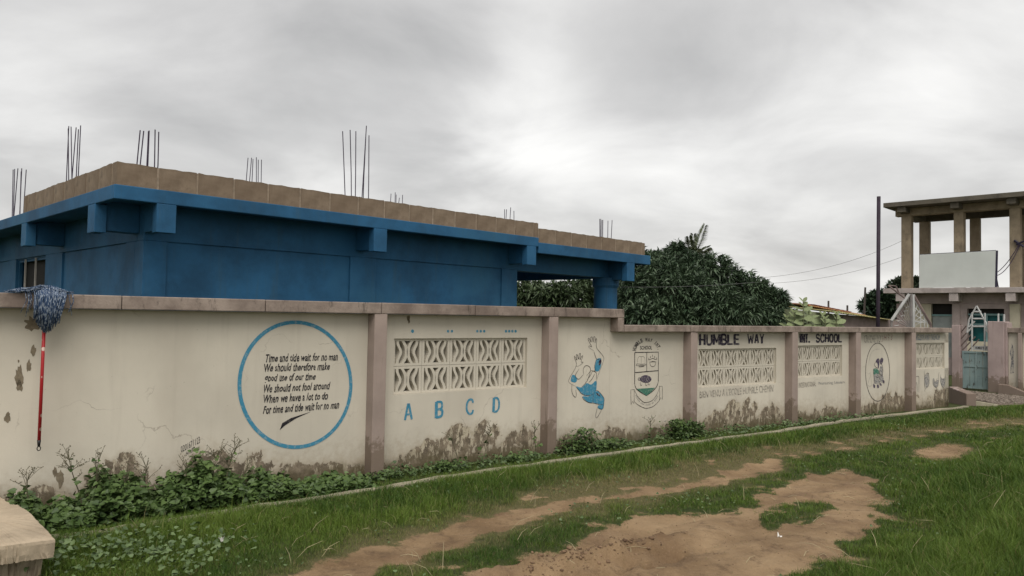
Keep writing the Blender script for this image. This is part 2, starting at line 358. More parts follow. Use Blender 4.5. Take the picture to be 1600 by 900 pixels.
def height(P, dirt=None, tall=None):
    if dirt is None: dirt, _, tall = masks(P)
    near = np.exp(-((P[:, 0]-5)**2+(P[:, 1]-10)**2)/900.)
    h = .018*wob(P, 1.1, 3)-.022*dirt+.006*wob(P, 7, 1)+dirt*.010*wob(P, 12, 2)
    h += tall*.16*sstep(P[:, 0], 3, 7)
    h = h*near*sstep(wall_dist(P), .25, 1.0)
    # tyre ruts and thrown-up soil across the near bare patch
    a = np.array(gnd(700, 905))[:2]; b = np.array(gnd(1130, 818))[:2]; u = (b-a)/np.hypot(*(b-a)); q = P-a; al = q@u; pr = q@np.array([-u[1], u[0]])+.10*np.sin(al*1.1)
    rut = np.exp(-(pr/.11)**2)-.6*np.exp(-((pr-.22)/.12)**2)-.75*np.exp(-((pr+.24)/.12)**2)+.35*np.exp(-((pr+.48)/.10)**2)
    L_ = np.hypot(*(b-a)); lump = 1+.8*wob(P, 17, 1)+.5*wob(P, 34, 2)
    h += .06*rut*dirt*sstep(al, -.5, .6)*(1-sstep(al, L_*.6, L_))*lump
    # shallow wheel tracks and footprints over the rest of the bare earth
    h += dirt*.012*near*(np.sin(pr*9+1.5*np.sin(al*.8))*sstep(wob(P, .9, 2), -.6, .6)+.7*wob(P, 20, 0)*sstep(wob(P, 1.4, 3), -.2, .7))
    return h
def axis(lo, hi, f0, f1, st, far):
    a = list(np.arange(f0, f1, st)); x = f0; s_ = st; l = []
    while x > lo: s_ *= 1.25; x -= s_; l.append(x)
    x = a[-1]; s_ = st; r = []
    while x < hi: s_ *= 1.25; x += s_; r.append(x)
    return np.array(l[::-1]+a+r)
gx = axis(-900, 900, -6, 12, .045, 1); gy = axis(-900, 900, 4.2, 16, .045, 1)
GX, GY = np.meshgrid(gx, gy); P = np.stack([GX.ravel(), GY.ravel()], 1)
dirt, dry, tall = masks(P); Z = height(P, dirt, tall)
nx, ny = len(gx), len(gy); I = (np.arange(ny-1)[:, None]*nx+np.arange(nx-1)).ravel()
def ground_mat():
    t = NT('earth_and_turf'); geo = t.n('ShaderNodeNewGeometry').outputs['Position']
    d = t.attr('dirt'); dr = t.attr('dry')
    soil = t.mix(t.step(t.noise(1.3, 7, .6, vec=geo), .3, .7), (.205, .132, .070), (.380, .265, .152))
    soil = t.mix(t.m_('MULTIPLY', t.step(t.noise(5, 8, .75, vec=geo), .5, .68), .65), soil, (.10, .062, .036))
    soil = t.mix(t.m_('MULTIPLY', t.step(t.noise(.9, 6, .6, vec=geo), .52, .66), .5), soil, (.140, .082, .048))
    soil = t.mix(t.m_('MULTIPLY', t.step(t.noise(38, 5, .75, vec=geo), .55, .7), .55), soil, (.37, .26, .17))
    turf = t.mix(t.step(t.noise(6, 6, vec=geo), .3, .7), (.032, .048, .012), (.070, .080, .024))
    turf = t.mix(t.m_('MULTIPLY', dr, .6), turf, (.17, .135, .065))
    e = t.m_('ADD', d, t.m_('MULTIPLY', t.m_('SUBTRACT', t.noise(22, 6, .75, vec=geo), .5), 1.1))
    t.col(t.mix(t.step(e, .35, .62), turf, soil)); t.rough(.95)
    t.bump(t.m_('ADD', t.m_('MULTIPLY', t.noise(9, 8, .7, vec=geo), 1.6), t.m_('MULTIPLY', t.noise(70, 4, .7, vec=geo), .5)), .9, .03); return t.m
gm = np_mesh('ground', np.column_stack([P, Z]), np.column_stack([I, I+1, I+nx+1, I+nx]), ground_mat(), {'dirt': dirt, 'dry': dry}, sm=True)
link('ground', gm, kind='structure')

# ------------------------------------------------------------------ boundary wall with murals
wall = empty('boundary_wall', FW1.O, FW1.rot, label='long cream school boundary wall with pink-brown pilasters, pierced screens and painted lettering', cat='wall')
wall2root = wall
# section 2 geometry is mapped into the same root
R2 = Matrix.Translation((sJ, 0, 0)) @ Matrix.Rotation(FW2.rot-FW1.rot, 4, 'Z')
def put(mb, name, mat, sec, **k):
    o = mb.build(name, mat, wall, **k)
    if sec == 2: o.matrix_local = R2
    return o
class Sec:                                                    # plane of the panels in each section
    def __init__(s, fr, n): s.fr = fr; s.n = n
    def p(s, px, py, off=.0): return s.fr.hit(px, py, PO-off)
S1, S2 = Sec(FW1, 1), Sec(FW2, 2)
sStep0 = FW1.xat(966.5, 1.85); sStep1 = FW1.xat(976, 1.85)
# pilasters: (left px at foot, frame, height)
PILW = .155
pil = []
for px, fr, h in ((569.5, FW1, HW1), (843.5, FW1, HW1), (1066.5, FW1, HW2), (1226, FW2, HW2), (1326, FW2, HW2), (1413.5, FW2, HW2)):
    yb = {569.5: 750, 843.5: 712, 1066.5: 682, 1226: 666, 1326: 655, 1413.5: 646}[px]
    k = 1
    # left edge as seen = back corner of the side face at the panel plane
    s_ = fr.hit(px, yb, PO)[0]
    pil.append((s_, 1 if fr is FW1 else 2, h))
for s_, n, h in pil:
    put(MB().box(s_, s_+PILW, .004, .34, -.15, h-CTS[h]), 'pilaster', M['pil'], n, bevel=.006)
sEnd = FW2.xat(1488, .8)
# coping: cast lengths between the pilasters, each a part
def cope(a, b, h, n):
    L_ = b-a; k = max(1, round(L_/1.25)); cuts = [a+L_*i/k for i in range(k+1)]
    for i in range(k):
        j = random.uniform(-.004, .004)
        put(MB().box(cuts[i]+.003, cuts[i+1]-.003, 0+j, .36, h-CTS[h], h+j*.6), 'coping', M['cope'], n, bevel=.008)
a = -9.
for s_, n, h in pil[:2]:
    cope(a, s_+PILW/2, h, 1); a = s_+PILW/2
cope(a, sStep1, HW1, 1)
put(MB().box(sStep0, sStep1-.003, .002, .36, HW2-CTS[HW2], HW1-CTS[HW1]), 'coping', M['cope'], 1, bevel=.008)
cope(sStep1, sJ-.003, HW2, 1)
a = 0.0
for s_, n, h in pil[3:]: cope(a, s_+PILW/2, h, 2); a = s_+PILW/2
cope(a, sEnd, HW2, 2)
put(MB().box(pil[2][0]+PILW, sJ+.02, PO+.01, .30, -.15, HW2-CTS[HW2]-.002), 'wall_panel', M['cream'], 1)
# screens: pixel corners of openings
def block_mesh(w, h):
    b = MB(); y0, y1 = .0, .15; fx, fz = .022*w/.26, .036
    b.box(0, fx, y0, y1, 0, h); b.box(w-fx, w, y0, y1, 0, h); b.box(fx, w-fx, y0, y1, 0, fz*.8); b.box(fx, w-fx, y0, y1, h-fz*.8, h)
    K = 9
    def rib(fn, th):
        for i in range(K):
            v0, v1 = i/K, (i+1)/K; z0 = fz*.8+(h-fz*1.6)*v0; z1 = fz*.8+(h-fz*1.6)*v1; a, c = fn(v0)*w, fn(v1)*w; t = th*w
            b.add([(a-t, y0, z0), (a+t, y0, z0), (a+t, y1, z0), (a-t, y1, z0), (c-t, y0, z1), (c+t, y0, z1), (c+t, y1, z1), (c-t, y1, z1)],
                  [(0, 1, 5, 4), (1, 2, 6, 5), (2, 3, 7, 6), (3, 0, 4, 7)])
    for sg in (-1, 1):
        rib(lambda v: .5+sg*(.335-.115*(.5-.5*cos(2*pi*v))**1.3), .045)
        rib(lambda v: .5+sg*(.03+.13*abs(2*v-1)**2.2), .050)
    return b.mesh('screen_block', M['cream2'])
OPEN = {}
def screen(sec, l, r, tl, bl, n, key, ymid=None):
    (s0, zt), (_, zb) = sec.p(l, tl), sec.p(l, bl); s1 = sec.p(r, tl)[0]
    w = (s1-s0)/n; h = (zt-zb)/2; me = block_mesh(w-.004, h-.004)
    for i in range(n):
        for j in range(2):
            o = link('screen_block', me, wall)
            loc = Vector((s0+i*w+.002, PO+.035, zb+j*h+.002))
            o.matrix_local = Matrix.Translation(loc) if sec.n == 1 else R2 @ Matrix.Translation(loc)
    OPEN[key] = (s0, s1, zb, zt)
    print('screen', key, round(w, 3), round(h, 3), round(zb, 2), round(zt, 2))
screen(S1, 616, 824, 529, 617, 5, 1)
screen(S2, 1091.5, 1213, 545.5, 606, 6, 3)
screen(S2, 1241, 1316, 540, 591, 5, 4)
screen(S2, 1424, 1482, 536, 578, 6, 6)
def panel(sec, a, b, h, op=None, y1=.30):
    n = sec.n; top = h-CTS[h]-.002; y0 = PO
    if op is None: put(MB().box(a, b, y0, y1, -.15, top), 'wall_panel', M['cream'], n); return
    s0, s1, zb, zt = op; s0 = max(s0, a+.002)
    # one piece with a true opening
    m_ = MB(); xs = [a, s0, s1, b]; zs = [-.15, zb, zt, top]
    ids = lambda i, j, k: k*16+j*4+i
    vs = [(x, y, z) for y in (y0, y1) for z in zs for x in xs]; fs = []
    for j in range(3):
        for i in range(3):
            if i == 1 and j == 1: continue
            for k in (0, 1): fs.append((ids(i, j, k), ids(i+1, j, k), ids(i+1, j+1, k), ids(i, j+1, k)))
    e = [((1,1),(2,1)), ((2,1),(2,2)), ((2,2),(1,2)), ((1,2),(1,1))]+[((i,0),(i+1,0)) for i in range(3)]+[((i,3),(i+1,3)) for i in range(3)]+[((0,j),(0,j+1)) for j in range(3)]+[((3,j),(3,j+1)) for j in range(3)]
    for (p, q), (r, t_) in e: fs.append((ids(p, q, 0), ids(r, t_, 0), ids(r, t_, 1), ids(p, q, 1)))
    put(m_.add(vs, fs), 'wall_panel', M['cream'], n)
P_ = [p[0] for p in pil]
panel(S1, -9, P_[0]-.002, HW1)
panel(S1, P_[0]+PILW+.002, P_[1]-.002, HW1, OPEN[1])
panel(S1, P_[1]+PILW+.002, sStep0-.002, HW1)
panel(S1, sStep0, P_[2]-.002, HW2)
panel(S2, .02+.02, P_[3]-.002, HW2, OPEN[3])
panel(S2, P_[3]+PILW+.002, P_[4]-.002, HW2, OPEN[4])
panel(S2, P_[4]+PILW+.002, P_[5]-.002, HW2)
panel(S2, P_[5]+PILW+.002, sEnd-.01, HW2, OPEN[6])

# --- painted lettering and drawings (thin sheets of paint on the panels)
def paintmesh(name, sec, V2, T, mat, off, **k):
    me = bpy.data.meshes.new(name); me.from_pydata([(x, PO-off, z) for x, z in V2], [], T); me.materials.append(mat)
    o = link(name, me, wall, **k)
    if sec.n == 2: o.matrix_local = R2
    return o
def wtext(txt, sec, quad, mat, name='lettering', shear=0, bold=.0, narrow=1, off=.003):
    """quad: pixel corners bottom-left, bottom-right, top-right, top-left of the inked box"""
    c = bpy.data.curves.new(name, 'FONT'); c.body = txt; c.shear = shear; c.offset = bold; c.space_character = 1+bold*2.6; c.resolution_u = 3
    o = bpy.data.objects.new(name, c); COL.objects.link(o); bpy.context.view_layer.update()
    me = bpy.data.meshes.new_from_object(o.evaluated_get(bpy.context.evaluated_depsgraph_get())); bpy.data.objects.remove(o)
    v = np.array([p.co[:2] for p in me.vertices]); lo, hi = v.min(0), v.max(0); uv = (v-lo)/(hi-lo)
    q = [np.array(sec.p(*p)) for p in quad]
    for p, (a, b) in zip(me.vertices, uv):
        xz = (q[0]*(1-a)+q[1]*a)*(1-b)+(q[3]*(1-a)+q[2]*a)*b; hh_ = abs(q[3][1]-q[0][1])*.035; xz = xz+hh_*np.array([sin(xz[0]*61+xz[1]*37), sin(xz[0]*43-xz[1]*71+1)]); p.co = (xz[0], PO-off, xz[1])
    me.name = name; me.materials.append(mat)
    o = link(name, me, wall)
    if sec.n == 2: o.matrix_local = R2
    return o
def smooth(pts, closed=False, n=5):
    P = [Vector((*p, 0)) for p in pts]; N_ = len(P); o = []
    for i in range(N_ if closed else N_-1):
        g = (lambda k: P[k % N_]) if closed else (lambda k: P[min(max(k, 0), N_-1)])
        a, b, c, d = g(i-1), g(i), g(i+1), g(i+2)
        for j in range(n):
            t = j/n; o.append(tuple((.5*((2*b)+(c-a)*t+(2*a-5*b+4*c-d)*t*t+(3*b-a-3*c+d)*t**3))[:2]))
    if not closed: o.append(tuple(pts[-1]))
    return o
def ribbon(pts, w, closed=False, taper=False):
    P = [Vector(p) for p in pts]; n = len(P); V = []; T = []
    for i in range(n):
        a = P[(i-1) % n] if closed else P[max(i-1, 0)]; b = P[(i+1) % n] if closed else P[min(i+1, n-1)]
        d = (b-a); d = d.normalized() if d.length > 1e-9 else Vector((1, 0)); q = Vector((-d.y, d.x))
        ww = w*(1-.7*abs(2*i/(n-1)-1)**3) if taper else w
        V += [P[i]+q*ww/2, P[i]-q*ww/2]
    for i in range(n if closed else n-1):
        j = (i+1) % n; T.append((2*i, 2*i+1, 2*j+1, 2*j))
    return V, T
class Art:                                                    # collects strokes and fills in picture coordinates of the mural
    def __init__(s, sec, to): s.sec = sec; s.to = to; s.st = {}; s.fl = {}
    def q(s, pts): return [s.sec.p(*s.to(*p)) for p in pts]
    def stroke(s, pts, w=.010, mat='line', closed=False, sm=True, n=4):
        pts = smooth(pts, closed, n) if sm else pts
        V, T = ribbon(s.q(pts), w, closed, not closed and sm); d = s.st.setdefault(mat, ([], [])); b = len(d[0]); d[0].extend(V); d[1].extend([tuple(i+b for i in t) for t in T])
    def fill(s, pts, mat='sky', sm=True, n=3):
        pts = smooth(pts, True, n) if sm else pts
        Q = s.q(pts); T = tessellate_polygon([[Vector((a, b, 0)) for a, b in Q]])
        d = s.fl.setdefault(mat, ([], [])); b = len(d[0]); d[0].extend(Q); d[1].extend([tuple(i+b for i in t) for t in T])
    def done(s, name):
        for k, (m_, (V, T)) in enumerate(s.fl.items()): paintmesh(name, s.sec, V, T, M[m_], .002+.0004*k)
        for k, (m_, (V, T)) in enumerate(s.st.items()): paintmesh(name, s.sec, V, T, M[m_], .0035+.0004*k)

# the motto in its blue ring
ar = Art(S1, lambda x, y: (x, y))
ring = [(461+87*cos(a), 601-97.5*sin(a)) for a in np.linspace(0, 2*pi, 49)[:-1]]
ar.stroke(ring, .038, 'sky', True, n=2); ar.done('painted_ring')
lines = ['Time and tide wait for no man', 'We should therefore make', 'good use of our time', 'We should not fool around', 'When we have a lot to do', 'For time and tide wait for no man']
geo = [(415, 566, 528, 563, 12), (413, 581, 515, 578, 12), (413, 600, 493, 597, 15), (412, 614, 516, 608, 12), (412, 630, 512, 624, 12), (411, 647, 530, 638, 12)]
for t_, (x0, y0, x1, y1, h) in zip(lines, geo):
    wtext(t_, S1, [(x0, y0), (x1, y1), (x1, y1-h), (x0, y0-h-1)], M['black'], shear=.28, bold=.022)
ar = Art(S1, lambda x, y: (x, y))
ar.fill([(437, 672), (441, 661), (455, 653), (486, 643), (462, 654), (445, 665)], 'black', sm=False); ar.done('painted_flourish')
wtext('0201671123', S1, [(283, 707), (313, 691), (312, 682), (282, 698)], M['line'], shear=.2, name='signature')
wtext('Anthony', S1, [(290, 714), (312, 702), (311, 695), (289, 707)], M['line'], shear=.25, name='signature')
# counting dots and letters
ar = Art(S1, lambda x, y: (x, y))
for cx in (644.5, 700, 706, 745.5, 751, 756.5, 790.5, 795.5, 800.5, 805.5):
    r = 2.4 if cx < 650 else 1.9
    ar.fill([(cx+r*cos(a), 517.5+r*1.2*sin(a)) for a in np.linspace(0, 2*pi, 9)[:-1]], 'sky', sm=False)
ar.done('painted_dots')
# brush lettering built from strokes
GL = {'A': [[(0,0),(.42,1),(.58,1),(1,0)], [(.18,.33),(.82,.33)]], 'B': [[(0,0),(0,1)], [(-.02,1),(.7,1),(.95,.86),(.95,.66),(.7,.52),(0,.52)], [(.6,.52),(1,.38),(1,.14),(.75,0),(-.02,0)]],
      'C': [[(1,.74),(.9,.93),(.6,1),(.25,.95),(0,.7),(0,.3),(.25,.05),(.6,0),(.9,.07),(1,.26)]], 'D': [[(0,0),(0,1)], [(-.02,1),(.6,1),(1,.75),(1,.25),(.6,0),(-.02,0)]],
      'E': [[(0,0),(0,1)], [(-.03,1),(1,1)], [(0,.52),(.85,.52)], [(-.03,0),(1,0)]], 'H': [[(0,0),(0,1)], [(1,0),(1,1)], [(0,.5),(1,.5)]], 'I': [[(.5,0),(.5,1)]],
      'L': [[(0,1),(0,0)], [(-.03,0),(1,0)]], 'M': [[(0,0),(0,1)], [(0,1),(.5,.25)], [(.5,.25),(1,1)], [(1,1),(1,0)]], 'N': [[(0,0),(0,1)], [(0,1),(1,0)], [(1,0),(1,1)]],
      'O': [[(.5,1),(.12,.9),(0,.6),(0,.4),(.12,.1),(.5,0),(.88,.1),(1,.4),(1,.6),(.88,.9),(.5,1),(.3,.96)]], 'S': [[(.97,.76),(.85,.95),(.5,1),(.12,.93),(.02,.75),(.15,.58),(.85,.43),(.98,.25),(.88,.06),(.5,0),(.12,.05),(.02,.25)]],
      'T': [[(0,1),(1,1)], [(.5,1),(.5,0)]], 'U': [[(0,1),(0,.3),(.15,.06),(.5,0),(.85,.06),(1,.3),(1,1)]], 'W': [[(0,1),(.22,0)], [(.22,0),(.5,.8)], [(.5,.8),(.78,0)], [(.78,0),(1,1)]], 'Y': [[(0,1),(.5,.48)], [(1,1),(.5,.48)], [(.5,.52),(.5,0)]], '.': [[(.5,0),(.5,.12)]]}
GW = {'I': .32, '.': .3, 'M': 1.25, 'W': 1.45}
def brush(txt, sec, quad, mat, wt, gap=.50):
    tot = sum(GW.get(c, 1) for c in txt)+gap*(len(txt)-1); q = [np.array(sec.p(*p)) for p in quad]; Wd = abs(q[1][0]-q[0][0]); ht = abs(q[3][1]-q[0][1])
    mx = wt/2/Wd; my = wt*.26/ht; V, T = [], []; x = 0; k = 0
    for c in txt:
        w = GW.get(c, 1)
        for st in GL[c]:
            pts = []
            for a, b in st:
                u = mx+(1-2*mx)*(x+w*(a+random.uniform(-.03, .03)))/tot; v_ = my+(1-2*my)*(b+random.uniform(-.015, .015)); pts.append(tuple((q[0]*(1-u)+q[1]*u)*(1-v_)+(q[3]*(1-u)+q[2]*u)*v_))
            if len(pts) > 4: pts = smooth(pts, n=3)
            if len(pts) == 2:                                 # square the brush ends
                d = (Vector(pts[1])-Vector(pts[0])).normalized()*wt*.12; pts = [tuple(Vector(pts[0])-d), tuple(Vector(pts[1])+d)]
            hz_ = abs(st[-1][0]-st[0][0]) if len(st) == 2 and abs(st[-1][1]-st[0][1]) < .1 else 0; rv, rt = ribbon(pts, wt*random.uniform(.9, 1.08)*(.55 if hz_ else ((1 if abs(st[-1][0]-st[0][0]) < .1 else .62) if len(st) == 2 else .72))); b0 = len(V); V += [(x_, PO-.003-.00025*k, z_) for x_, z_ in rv]; T += [tuple(i+b0 for i in t_) for t_ in rt]; k = (k+1) % 9
        x += w+gap
    me = bpy.data.meshes.new('lettering'); me.from_pydata(V, [], T); me.materials.append(mat); o = link('lettering', me, wall)
    if sec.n == 2: o.matrix_local = R2
for ch, q in (('A', [(630, 658), (646, 656), (643, 629), (633, 629)]), ('B', [(679, 654), (693, 651), (693, 626), (680, 627)]),
              ('C', [(727, 649), (741, 647), (741, 622), (727, 624)]), ('D', [(769, 645), (781, 643), (781, 620), (770, 621)])):
    brush(ch, S1, q, M['sky'], .040)
# jumping martial-arts boy (picture coordinates of a 450x900 enlargement)
ar = Art(S1, lambda x, y: (880+x*70/450, 520+y*140/900))
ar.fill([(318,380),(316,330),(330,270),(360,255),(380,262),(380,330),(355,385)]); ar.fill([(75,480),(90,425),(120,430),(140,465),(125,498),(95,495)])
ar.fill([(125,540),(185,548),(235,505),(280,520),(330,480),(335,540),(318,600),(240,635),(195,620)]); ar.fill([(190,640),(250,640),(300,610),(340,585),(385,620),(410,670),(400,760),(370,770),(345,750),(355,715),(300,705),(240,690)])
ar.fill([(355,290),(378,265),(382,300),(360,330)], 'navy'); ar.fill([(330,600),(360,620),(372,640),(340,625)], 'navy')
for s_ in ([(205,420),(200,365),(225,330),(262,340),(272,380),(235,430)],
           [(305,180),(255,145),(262,130),(285,140),(250,70),(258,55),(280,95),(275,50),(290,45),(300,95),(305,42),(318,48),(318,100),(328,60),(336,70),(335,150),(400,235),(400,290),(345,440),(318,560)],
           [(305,180),(335,265),(380,255)], [(330,270),(315,330),(318,380),(275,378)], [(275,378),(240,480),(185,545)], [(280,380),(330,400),(330,470)],
           [(125,340),(160,330),(200,295),(178,290),(195,235),(185,235),(168,270),(172,210),(160,215),(155,265),(140,220),(132,225),(138,275),(115,235),(112,250),(130,330),(60,460),(60,500),(120,535)],
           [(160,360),(120,430),(155,465),(200,420)], [(85,520),(88,600),(115,645),(130,630),(125,570)], [(125,540),(150,570),(190,615),(260,630),(318,600)],
           [(190,640),(205,670),(255,700),(300,705),(355,718),(400,720)], [(300,610),(298,705)], [(318,580),(350,585),(405,650),(408,700),(395,765),(350,755)], [(345,735),(325,830),(340,850),(385,770)],
           [(240,470),(270,430),(290,390)], [(255,500),(290,460),(315,410)]):
    ar.stroke(s_, .0075)
ar.done('painted_figure')
# school crest (485x900 enlargement)
ar = Art(S1, lambda x, y: (980+x*70/485, 515+y*130/900))
ar.fill([(100,640),(300,628),(255,680),(208,716),(150,680)], 'green', sm=False)
ar.stroke([(80,247),(336,243),(336,560)], .012, 'black', sm=False); ar.stroke([(80,247),(80,590)], .012, 'black', sm=False)
ar.stroke([(80,590),(95,635),(140,675),(208,716)], .012, 'black'); ar.stroke([(336,560),(320,610),(280,660),(208,716)], .012, 'black')
ar.stroke([(80,465),(336,443)], .012, 'black', sm=False); ar.stroke([(210,246),(210,452)], .009, 'black', sm=False)
ar.stroke([(98,388),(110,370),(150,375),(195,372),(197,385),(150,388)], .006, closed=True); ar.stroke([(105,370),(118,300),(150,292),(185,300),(192,370)], .004); ar.stroke([(120,402),(185,396)], .012)
ar.stroke([(150,292),(150,372)], .004)
for a, b in ((232,305),(250,285),(272,270),(296,285),(318,300)): ar.stroke([(a, b+25), (a, b)], .010); 
ar.stroke([(228,325),(245,325),(275,310),(300,322),(320,318)], .008); ar.stroke([(240,340),(250,385),(275,400),(300,385),(312,338)], .007); ar.stroke([(245,352),(275,345),(308,350)], .012)
ar.fill([(135,535),(155,505),(200,492),(245,508),(262,540),(235,570),(190,575),(150,560)], 'dk'); ar.stroke([(118,528),(130,520),(138,535),(130,548),(118,540)], .008, 'dk', True)
for a, b in ((150,590),(205,592),(235,585)): ar.stroke([(a-6, 562), (a-10, b), (a+2, b+14), (a+10, b-4)], .006)
for t_ in np.linspace(160, 240, 4): ar.stroke([(t_, 508), (t_-8, 535), (t_+4, 562)], .004, 'gry')
ar.stroke([(78,650),(110,720),(170,780),(215,786),(270,765),(320,700),(345,628)], .008); ar.stroke([(70,770),(110,810),(180,845),(215,850),(280,830),(335,780),(358,745)], .008)
ar.stroke([(78,648),(37,650),(40,810),(55,775),(72,800),(74,770)], .007, sm=False); ar.stroke([(75,650),(74,770)], .006, sm=False)
ar.stroke([(345,612),(378,612),(380,755),(362,735),(345,765),(350,700)], .007, sm=False); ar.stroke([(347,615),(352,700)], .006, sm=False)
ar.done('painted_crest')
def arc_text(txt, cx, cy, rx, ry, a0, a1, h, mat, inv=1):
    n = len(txt)
    for i, ch in enumerate(txt):
        if ch == ' ': continue
        a = math.radians(a0+(a1-a0)*(i+.5)/n); ux, uy = cos(a), -sin(a); tx, ty = -uy*inv, ux*inv
        wv = abs(math.radians(a1-a0))*(rx+ry)/2/n*.40
        wv *= {'I': .3, '.': .28, 'W': 1.2, 'M': 1.15}.get(ch, 1); hb = h/2 if ch != '.' else -h*.28
        f = lambda dx, dy: (980+(cx+rx*ux+dx*(-uy)*inv*1+dy*ux*inv)*70/485, 515+(cy+ry*uy+dx*(ux)*inv+dy*uy*inv)*130/900)
        wtext(ch, S1, [f(-wv, -h/2), f(wv, -h/2), f(wv, hb), f(-wv, hb)], mat, bold=.025)
arc_text('HUMBLE WAY INT.', 212, 240, 138, 132, 176, 8, 40, M['black'])
wtext('SCHOOL', S1, [(1000, 546.5), (1018.5, 546), (1018.5, 540), (1000, 540.5)], M['black'], bold=.02)
ar = Art(S1, lambda x, y: (980+x*70/485, 515+y*130/900))     # the ribbon's motto is worn past reading: short brush marks
for k in range(26):
    if k in (6, 11, 17, 20): continue
    a = math.radians(205+k*5.1); x, y = 212+128*cos(a), 640-172*sin(a); dx, dy = 12*cos(a), -13*sin(a); tx, ty = -sin(a)*3, -cos(a)*3
    ar.stroke([(x-dx*.8, y-dy*.8), (x+dx*.8, y+dy*.8)], .005, 'gry', sm=False)
    ar.stroke([(x-tx, y-ty), (x+tx*random.choice((-1, 1)), y+ty+dy*.5)], .004, 'gry', sm=False)
ar.done('painted_crest')
# school name and the lines under the screens
brush('HUMBLE', S2, [(1092, 540), (1156, 538.5), (1156, 522), (1092, 521.5)], M['navy'], .052)
brush('WAY', S2, [(1167, 537.5), (1194.5, 537), (1194.5, 521.5), (1167, 521.5)], M['navy'], .052)
brush('INT.', S2, [(1248.5, 536), (1266, 536), (1266, 521.5), (1248.5, 521)], M['navy'], .052)
brush('SCHOOL', S2, [(1274, 535.5), (1316, 535), (1316, 521.5), (1274, 521.5)], M['navy'], .052)
wtext("BIEN VENU A L'ECOLE HUMBLE CHEMIN", S2, [(1093, 622), (1208, 612), (1208, 601), (1093, 611)], M['faded'])
wtext('INTERNATIONAL', S2, [(1248, 606), (1275, 603.5), (1275, 595.5), (1248, 598)], M['faded'])
wtext('Nurturing Leaders', S2, [(1279, 602.5), (1320, 600), (1320, 594.5), (1279, 596.5)], M['gry'], bold=.01)
wtext('CRECHE TO', S2, [(1350, 536), (1376, 535), (1376, 523.5), (1350, 524)], M['faded'])
wtext('J.H.S 3', S2, [(1377, 535), (1394, 534.5), (1394, 522), (1377, 523)], M['red'], bold=.015)
wtext('ENGLISH AND FRENCH', S2, [(1428, 532), (1468, 531), (1468, 522), (1428, 522.5)], M['fblue'], bold=.02)
# two children in the oval, little figure beside (1108x900 enlargement)
to = lambda x, y: (1335+x*160/1108, 515+y*130/900)
ar = Art(S2, to)
ar.stroke([(250+130*cos(a), 460+314*sin(a)) for a in np.linspace(0, 2*pi, 41)[:-1]], .014, 'line', True, n=2)
ar.fill([(205,425),(235,420),(262,440),(262,480),(225,500),(205,470)], 'green'); ar.fill([(215,490),(255,480),(275,560),(255,585),(210,575)], 'gry')
ar.fill([(235,330),(255,310),(270,330),(265,400),(252,420),(250,370),(230,350)], 'dk'); ar.fill([(275,330),(295,303),(312,320),(300,365),(280,370)], 'dk')
ar.fill([(278,400),(300,405),(308,480),(298,500),(275,470)], 'gry'); ar.fill([(275,500),(305,490),(315,560),(285,570)], 'gry')
ar.fill([(202,590),(222,600),(220,630),(205,625)], 'dk'); ar.fill([(245,595),(265,600),(262,630),(245,628)], 'dk'); ar.fill([(272,575),(292,590),(290,608),(275,600)], 'dk'); ar.fill([(305,545),(325,555),(322,580),(308,575)], 'dk')
for s_ in ([(228,350),(215,380),(235,410),(262,420)], [(205,425),(205,480),(215,560),(205,590)], [(262,440),(275,560),(265,600)], [(275,370),(300,385),(310,460)], [(280,395),(270,470),(298,500),(305,430)],
           [(225,500),(250,520),(262,480)], [(315,560),(320,590)], [(175,460),(165,475),(172,500),(150,560),(145,605),(185,605),(180,540),(182,480)], [(155,385),(160,320),(190,240),(250,205)], [(222,215),(275,210)]):
    ar.stroke(s_, .010 if s_[0][0] > 180 and s_[0][1] > 300 else .005, 'line' if s_[0][0] > 180 and s_[0][1] > 300 else 'gry')
ar.done('painted_children')
ar = Art(S2, to)
ar.fill([(760,510),(780,485),(803,500),(805,580),(785,625),(762,600)], 'gry'); ar.fill([(848,540),(860,525),(870,570),(905,540),(908,590),(885,625),(855,590)], 'gry'); ar.fill([(930,500),(945,530),(975,530),(978,580),(960,620),(935,590)], 'gry')
for s_ in ([(645,520),(680,505),(697,525),(695,680)], [(645,600),(672,575),(680,680)], [(655,480),(665,500)], [(752,440),(757,500),(757,600),(765,640),(752,670)], [(762,505),(785,470),(805,500),(806,590),(785,625),(765,635)], [(790,465),(805,480)],
           [(848,530),(850,590),(880,625),(905,595),(912,480),(915,460)], [(862,530),(870,570),(900,520)], [(888,625),(890,665)], [(932,480),(930,560),(955,625),(978,590),(985,475)], [(940,520),(960,545),(975,520)], [(955,625),(958,665)]):
    ar.stroke(s_, .010, 'line')
ar.done('painted_animals')
# patches where paint has come away on the first panel
def blotch(sec, cx, cy, rx, ry, k=14, mat='bare'):
    pts = [(cx+rx*(1+random.uniform(-.35, .3))*cos(a), cy+ry*(1+random.uniform(-.35, .3))*sin(a)) for a in np.linspace(0, 2*pi, k+1)[:-1]]
    a = Art(sec, lambda x, y: (x, y)); a.fill(pts, mat, sm=False); a.done('bare_patch')
for a in ((51,506,12,11,22), (30,590,7,17,20), (30,603,5,9), (12,653,5,9), (29,564,1.6,2.4,8), (45,572,4,10), (52,548,4,8), (94,748,6,13,18), (86,738,4,8), (638,497,3,5), (639,502,1.5,4)): blotch(S1, *a)

